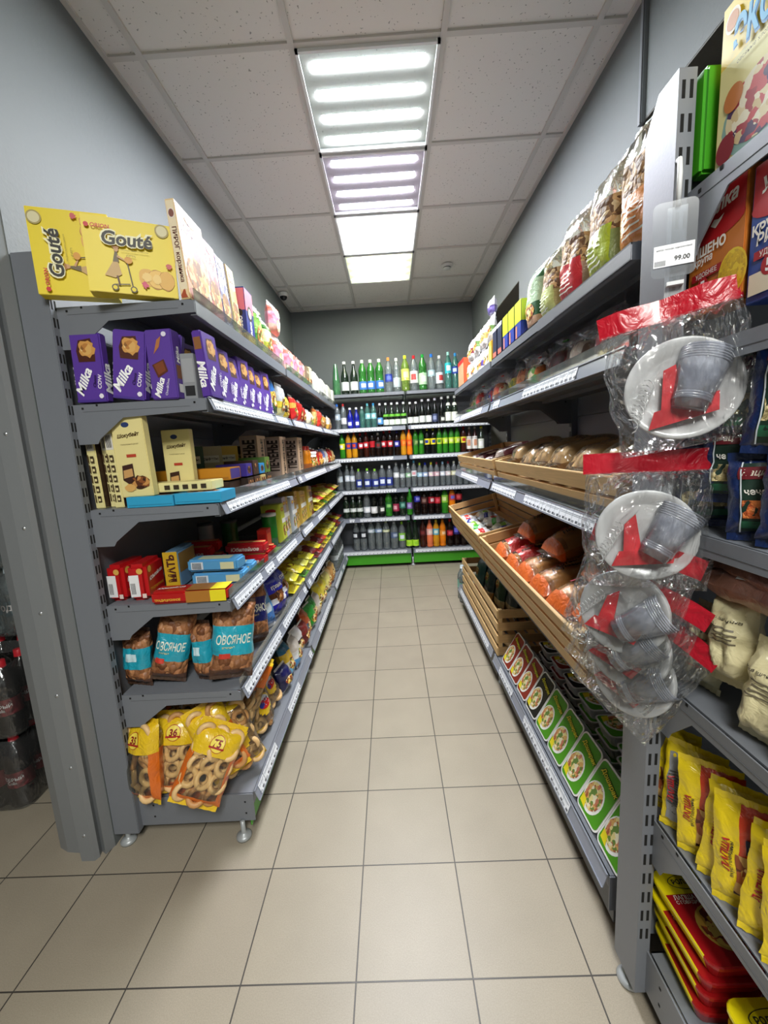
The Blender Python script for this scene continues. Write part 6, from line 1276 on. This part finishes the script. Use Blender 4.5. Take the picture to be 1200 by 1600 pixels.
# ================================================================== SIDE ROOM: shrink-wrapped bottles on the floor
SHR = GLASS('#f4f6f6', .97, .12, .05, 'shrink_wrap', .008)
def bottle_pack(liq, cap, lab, word, nx=3, ny=2, h=.305, r=.047):
    src = bottle('waist', liq, cap, lab, lab, (.30, .52), h=h, r=r, text=word, tcol='#f0e8e8', tsize=.5)
    kids = []
    for i in range(nx):
        for j in range(ny):
            T = Matrix.Translation(((i-(nx-1)/2)*r*2.02, (j-(ny-1)/2)*r*2.02, 0)); sub = []
            body = None
            for k_ in src['kids']:
                me = k_['mesh'].copy(); me.transform(T); s2 = []
                for q in k_['kids']: m2 = q['mesh'].copy(); m2.transform(T); s2.append(node(q['name'], m2))
                if body is None: body = node('bottle', me); kids.append(body)
                else:
                    body['kids'].append(node(k_['name'], me)); body['kids'] += s2
    W, D_ = nx*r+.004, ny*r+.004; o = rrect(2*W, 2*D_, r*.9, 5)
    sw = MB(); secs = [(o, .004), ([(a*1.01, b_*1.01) for a, b_ in o], .10), (o, h*.6), ([(a*.96, b_*.94) for a, b_ in o], h*.78), ([(a*.8, b_*.7) for a, b_ in o], h*.93)]
    n = len(o); vs = [(p[0], p[1], z) for oo, z in secs for p in oo]; fs = []
    for k_ in range(len(secs)-1):
        for i in range(n): j = (i+1) % n; fs.append((k_*n+i, k_*n+j, (k_+1)*n+j, (k_+1)*n+i))
    sw.add(vs, fs, SHR, True); kids.append(node('shrink_wrap', sw.mesh('shrink_wrap')))
    return node('bottle_pack', None, kids)
cp_ = bottle_pack('cola', '#b0202a', '#7a1420', 'ДОБРЫЙ\nCola')
for i in range(2): spawn(cp_, ['shrink-wrapped cola bottle pack on the floor at the left edge', 'shrink-wrapped cola bottle pack on top of the lower one, left edge'][i], 'bottle pack', 'cola packs at the left edge', (-1.665+.004*i, 1.52, .001+.309*i), R(4+i*3))
wp_ = bottle_pack('clear', '#c8d8e0', '#5a6a70', 'вода')
for i in range(2): spawn(wp_, ['shrink-wrapped water pack above the floor stack behind cola packs', 'shrink-wrapped water pack topmost behind the cola packs'][i], 'bottle pack', 'water packs behind the cola packs', (-1.70, 1.78, .622+.309*i), R(2))
for i in range(2): spawn(cp_, ['shrink-wrapped cola pack on the floor behind the front stack', 'shrink-wrapped cola pack under the water packs, behind the front stack'][i], 'bottle pack', 'cola packs behind the front stack', (-1.70, 1.78, .001+.309*i), R(2))

# final seating: neighbours on a shelf touch without running through each other
FIT = {'bakery_bag.005': [0.0, 0.0, 0.003, 0.886, 1.0],
       'biscuit_box': [-0.0107, 0.0, 0.0, 0.985, 1.0],
       'cake_box': [0.0107, 0.0, 0.0, 0.941, 1.0],
       'biscuit_box.001': [0.0, 0.0, 0.003, 0.985, 1.0],
       'biscuit_carton.004': [0.0, 0.012, 0.0, 0.9, 1.0],
       'biscuit_pack.010': [0.0, -0.01, 0.003, 0.886, 1.0],
       'biscuit_pack.003': [0.0, 0.0, 0.001, 0.985, 1.0],
       'biscuit_pack.006': [0.002, 0.0, 0.0, 0.985, 1.0],
       'biscuit_pack.011': [-0.002, 0.0, 0.0, 0.985, 1.0],
       'biscuit_pack.007': [0.0, 0.0, 0.003, 0.834, 1.0],
       'biscuit_pack.009': [0.0, -0.002, 0.001, 0.927, 1.0],
       'biscuit_pack.013': [0.0, -0.002, 0.0, 0.985, 1.0],
       'chip_tube.002': [0.0, 0.012, 0.0, 0.927, 1.0],
       'biscuit_pack.014': [0.0, -0.01, 0.0, 0.927, 1.0],
       'biscuit_pack.015': [0.0, -0.0015, 0.0, 0.985, 1.0],
       'biscuit_pack.017': [0.0, 0.0015, 0.0, 0.985, 1.0],
       'biscuit_pack.019': [0.0, -0.0012, 0.0, 0.985, 1.0],
       'biscuit_pack.021': [0.0, 0.0012, 0.0, 0.985, 1.0],
       'biscuit_pack.027': [0.0, -0.0014, 0.0, 0.985, 1.0],
       'biscuit_pack.029': [0.0, 0.0014, 0.0, 0.985, 1.0],
       'bottle.023': [-0.0005, 0.0, 0.0, 0.985, 1.0],
       'bottle.024': [0.0005, 0.0, 0.0, 0.985, 1.0],
       'bottle.090': [0.0, 0.0, 0.003, 0.834, 1.0],
       'bread_bag': [0.0, 0.0, 0.042, 0.834, 1.0],
       'bread_bag.001': [0.0, -0.009, 0.033, 0.847, 1.0],
       'bread_bag.002': [0.0, 0.009, 0.039, 0.834, 1.0],
       'bread_bag.003': [0.0, -0.014, 0.039, 0.834, 1.0],
       'bread_bag.004': [0.0, -0.001, 0.027, 0.873, 1.0],
       'bread_bag.005': [0.0, 0.015, 0.042, 0.834, 1.0],
       'bread_bag.006': [0.0, 0.0, 0.054, 0.834, 1.0],
       'bread_bag.012': [0.0, 0.0, 0.034, 0.834, 1.0],
       'bread_bag.007': [0.0, 0.0, 0.024, 0.873, 1.0],
       'bread_bag.008': [0.0, 0.0, 0.024, 0.834, 1.0],
       'bread_bag.013': [0.0, 0.0, 0.044, 0.834, 1.0],
       'bread_bag.009': [0.0, 0.0, 0.018, 0.913, 1.0],
       'bread_bag.010': [0.0, 0.0, 0.012, 0.834, 1.0],
       'bread_bag.014': [0.0, 0.0, 0.042, 0.834, 1.0],
       'bread_bag.011': [0.0, 0.0, 0.018, 0.913, 1.0],
       'bread_ring_bag': [-0.036, 0.0, 0.003, 0.941, 1.0],
       'bread_ring_bag.001': [-0.0162, 0.0, 0.0, 0.941, 1.0],
       'bread_ring_bag.002': [0.006, -0.064, 0.0, 0.941, 1.0],
       'bread_ring_bag.003': [0.0122, 0.04, 0.0, 0.941, 1.0],
       'bread_ring_bag.006': [0.034, 0.0, 0.0, 0.941, 1.0],
       'bread_ring_bag.004': [-0.01, 0.0, 0.003, 0.941, 1.0],
       'bread_ring_bag.005': [0.01, 0.008, 0.003, 0.941, 1.0],
       'bread_ring_bag.007': [0.0, 0.012, 0.0, 0.941, 1.0],
       'cake_bar_box.003': [0.0, -0.0211, 0.0324, 0.985, 1.0],
       'cake_bar_box.005': [0.0, 0.0, 0.0, 0.985, 1.0],
       'cake_bar_box.007': [0.0, 0.0015, 0.0, 0.985, 1.0],
       'cake_bar_box.004': [0.0, 0.0197, 0.0, 0.985, 1.0],
       'cake_bar_box.006': [0.0, 0.0, 0.003, 0.985, 1.0],
       'cardboard_tray': [-0.0098, 0.0, 0.0, 0.834, 1.0],
       'chocolate_biscuit_pack.003': [-0.0095, -0.0055, 0.0, 0.941, 1.0],
       'chocolate_biscuit_pack.004': [0.0209, 0.0, 0.003, 0.941, 1.0],
       'chocolate_biscuit_pack': [0.0, 0.0, 0.003, 0.941, 1.0],
       'chocolate_biscuit_pack.002': [0.0, 0.0055, 0.0, 0.956, 1.0],
       'chocolate_biscuit_pack.006': [0.0, -0.0116, 0.0, 0.941, 1.0],
       'chocolate_biscuit_pack.007': [0.0, -0.0107, 0.0, 0.941, 1.0],
       'chocolate_biscuit_pack.008': [0.0, 0.0001, 0.0, 0.941, 1.0],
       'chocolate_biscuit_pack.009': [0.0, 0.0044, 0.0, 0.941, 1.0],
       'chocolate_biscuit_pack.010': [0.0, 0.0212, 0.0, 0.941, 1.0],
       'flour_bag': [0.0, 0.006, 0.0, 0.956, 1.0],
       'flour_bag.001': [0.0, -0.0037, 0.054, 0.941, 1.0],
       'groats_pack': [-0.002, 0.0, 0.0344, 0.834, 1.0],
       'flour_bag.002': [0.0, 0.0017, 0.0, 0.941, 1.0],
       'flour_bag.003': [0.0, -0.004, 0.0, 0.97, 1.0],
       'oatmeal_biscuit_bag.003': [0.018, 0.0, 0.003, 0.941, 1.0],
       'oatmeal_biscuit_bag.004': [0.0, 0.0, 0.003, 0.941, 1.0],
       'snack_bag.069': [0.0, 0.0, 0.003, 0.834, 1.0],
       'groats_bag.007': [0.0, 0.0, 0.006, 0.941, 1.0],
       'groats_bag.008': [0.0, -0.004, 0.003, 0.941, 1.0],
       'groats_pack.001': [0.0, 0.0, 0.005, 0.834, 1.0],
       'noodle_pack': [0.0, 0.02, 0.003, 0.941, 1.0],
       'noodle_tray.030': [0.0, 0.0, 0.003, 0.834, 1.0],
       'noodle_tray.031': [0.0, 0.0, 0.003, 0.873, 1.0],
       'noodle_tray.032': [0.0, 0.0, 0.003, 0.913, 1.0],
       'noodle_tray.033': [0.0, 0.0, 0.003, 0.927, 1.0],
       'groats_bag': [0.0, 0.01, 0.0, 0.941, 1.0],
       'groats_bag.001': [0.0, 0.004, 0.054, 0.941, 1.0],
       'groats_bag.002': [0.0, -0.004, 0.0, 0.941, 1.0],
       'groats_bag.003': [0.0, -0.004, 0.0, 0.941, 1.0],
       'groats_bag.004': [0.0, -0.012, 0.0, 0.941, 1.0],
       'groats_bag.006': [0.0, 0.002, 0.027, 0.941, 1.0],
       'groats_box': [0.0, 0.0, 0.054, 0.941, 1.0],
       'groats_box.001': [0.0, 0.0, 0.0395, 0.941, 1.0],
       'groats_pack.002': [0.002, 0.0, 0.0, 0.941, 1.0],
       'groats_pack.003': [0.0, 0.0, 0.0063, 0.941, 1.0],
       'noodle_pack.001': [0.0, 0.008, 0.0, 0.941, 1.0],
       'noodle_pack.002': [0.0, 0.0, 0.0, 0.941, 1.0],
       'noodle_pack.003': [0.0, -0.006, 0.0, 0.941, 1.0],
       'noodle_pack.004': [0.0, -0.002, 0.0, 0.941, 1.0],
       'noodle_pack.005': [0.0, -0.008, 0.0, 0.941, 1.0],
       'noodle_pack.006': [0.0, -0.008, 0.0, 0.941, 1.0],
       'noodle_tray.009': [0.0, 0.0, 0.0, 0.97, 1.0],
       'noodle_tray.010': [0.0, 0.0, 0.001, 0.97, 1.0],
       'noodle_tray.011': [0.0, 0.0, 0.001, 0.97, 1.0],
       'noodle_tray.012': [0.0, 0.0, 0.0, 0.97, 1.0],
       'noodle_tray.013': [0.0, 0.0, 0.001, 0.97, 1.0],
       'noodle_tray.014': [0.0, 0.0, 0.001, 0.97, 1.0],
       'noodle_tray.015': [0.0, 0.0, 0.0, 0.97, 1.0],
       'noodle_tray.016': [0.0, 0.0, 0.001, 0.97, 1.0],
       'noodle_tray.017': [0.0, 0.0, 0.001, 0.97, 1.0],
       'noodle_tray.018': [0.0, 0.0, 0.0, 0.97, 1.0],
       'noodle_tray.019': [0.0, 0.0, 0.001, 0.97, 1.0],
       'noodle_tray.020': [0.0, 0.0, 0.001, 0.97, 1.0],
       'noodle_tray.021': [0.0, 0.0, 0.0, 0.97, 1.0],
       'noodle_tray.022': [0.0, 0.0, 0.001, 0.97, 1.0],
       'noodle_tray.023': [0.0, 0.0, 0.001, 0.97, 1.0],
       'noodle_tray.024': [0.0, 0.0, 0.0, 0.97, 1.0],
       'noodle_tray.025': [0.0, 0.0, 0.001, 0.97, 1.0],
       'noodle_tray.026': [0.0, 0.0, 0.001, 0.97, 1.0],
       'noodle_tray.027': [0.0, 0.0, 0.0, 0.97, 1.0],
       'noodle_tray.028': [0.0, 0.0, 0.001, 0.97, 1.0],
       'noodle_tray.029': [0.0, 0.0, 0.001, 0.97, 1.0],
       'oatmeal_biscuit_bag': [-0.014, 0.0, 0.0, 0.941, 1.0],
       'oatmeal_biscuit_bag.001': [-0.022, 0.0, 0.0, 0.941, 1.0],
       'oatmeal_biscuit_bag.002': [0.018, 0.0, 0.0, 0.941, 1.0],
       'sausage_pack': [0.0, 0.0, 0.054, 0.834, 1.0],
       'snack_bag.002': [0.0, 0.0, 0.0, 0.834, 1.0],
       'snack_bag.003': [0.0, 0.0, 0.0139, 0.834, 1.0],
       'snack_bag.030': [0.0, -0.008, 0.0, 0.941, 1.0],
       'snack_bag.031': [0.0, 0.008, 0.0, 0.941, 1.0],
       'snack_bag.049': [0.0, 0.0, 0.0, 0.834, 1.0],
       'snack_bag.056': [0.0, 0.0, 0.0138, 0.834, 1.0],
       'snack_bag.051': [0.0, 0.0, 0.0, 0.886, 1.0],
       'snack_bag.058': [0.0, 0.0, 0.0118, 0.886, 1.0],
       'snack_bag.053': [0.0, 0.0, 0.0, 0.941, 1.0],
       'snack_bag.060': [0.0, 0.0, 0.0079, 0.941, 1.0],
       'snack_bag.055': [0.0, 0.0, 0.0, 0.97, 1.0],
       'snack_bag.062': [0.0, 0.0, 0.004, 0.97, 1.0],
       'snack_bag.063': [0.0, 0.0, 0.0342, 0.834, 1.0],
       'snack_bag.057': [0.0, 0.0, 0.0, 0.97, 1.0],
       'snack_bag.070': [0.0, 0.0, 0.006, 0.886, 1.0],
       'snack_bag.078': [0.0, 0.0, 0.019, 0.886, 1.0],
       'snack_bag.071': [-0.0091, -0.012, 0.0, 0.913, 1.0],
       'snack_bag.072': [0.0, 0.012, 0.0, 0.9, 1.0],
       'snack_bag.079': [0.0091, -0.01, 0.003, 0.927, 1.0],
       'snack_bag.080': [0.0, 0.01, 0.014, 0.9, 1.0],
       'snack_bag.073': [-0.0096, -0.012, 0.0, 0.913, 1.0],
       'snack_bag.074': [0.0, 0.012, 0.0, 0.886, 1.0],
       'snack_bag.081': [0.0096, -0.012, 0.003, 0.913, 1.0],
       'snack_bag.082': [0.0, 0.012, 0.016, 0.886, 1.0],
       'snack_bag.075': [-0.0099, -0.0116, 0.0, 0.913, 1.0],
       'snack_bag.076': [0.0, 0.0116, 0.0, 0.886, 1.0],
       'snack_bag.083': [0.0099, -0.01, 0.003, 0.927, 1.0],
       'snack_bag.084': [0.0, 0.01, 0.016, 0.886, 1.0],
       'snack_bag.077': [-0.01, 0.0, 0.0, 0.927, 1.0],
       'snack_bag.085': [0.01, 0.0, 0.003, 0.927, 1.0],
       'snack_bag.086': [0.0, 0.022, 0.012, 0.847, 1.0],
       'snack_bag.087': [0.0, 0.008, 0.012, 0.834, 1.0],
       'snack_bag.088': [0.0, -0.006, 0.0, 0.834, 1.0],
       'snack_bag.089': [0.0, -0.024, 0.012, 0.834, 1.0],
       'groats_bag.005': [0.0, 0.008, 0.0, 0.941, 1.0],
       'noodle_pack.007': [0.0, -0.004, 0.0, 0.97, 1.0],
       'chocolate_biscuit_pack.005': [0.0, -0.0033, 0.0, 0.956, 1.0],
       'chocolate_biscuit_pack.001': [-0.0015, 0.0, 0.0, 0.956, 1.0],
       'bread_ring_bag.008': [0.0, 0.004, 0.0, 0.97, 1.0]}
for n_, (a, b_, c, d, e) in FIT.items():
    o = bpy.data.objects.get(n_)
    if o: o.location += Vector((a, b_, c)); o.scale = (o.scale[0]*d, o.scale[1]*d, o.scale[2]*e)
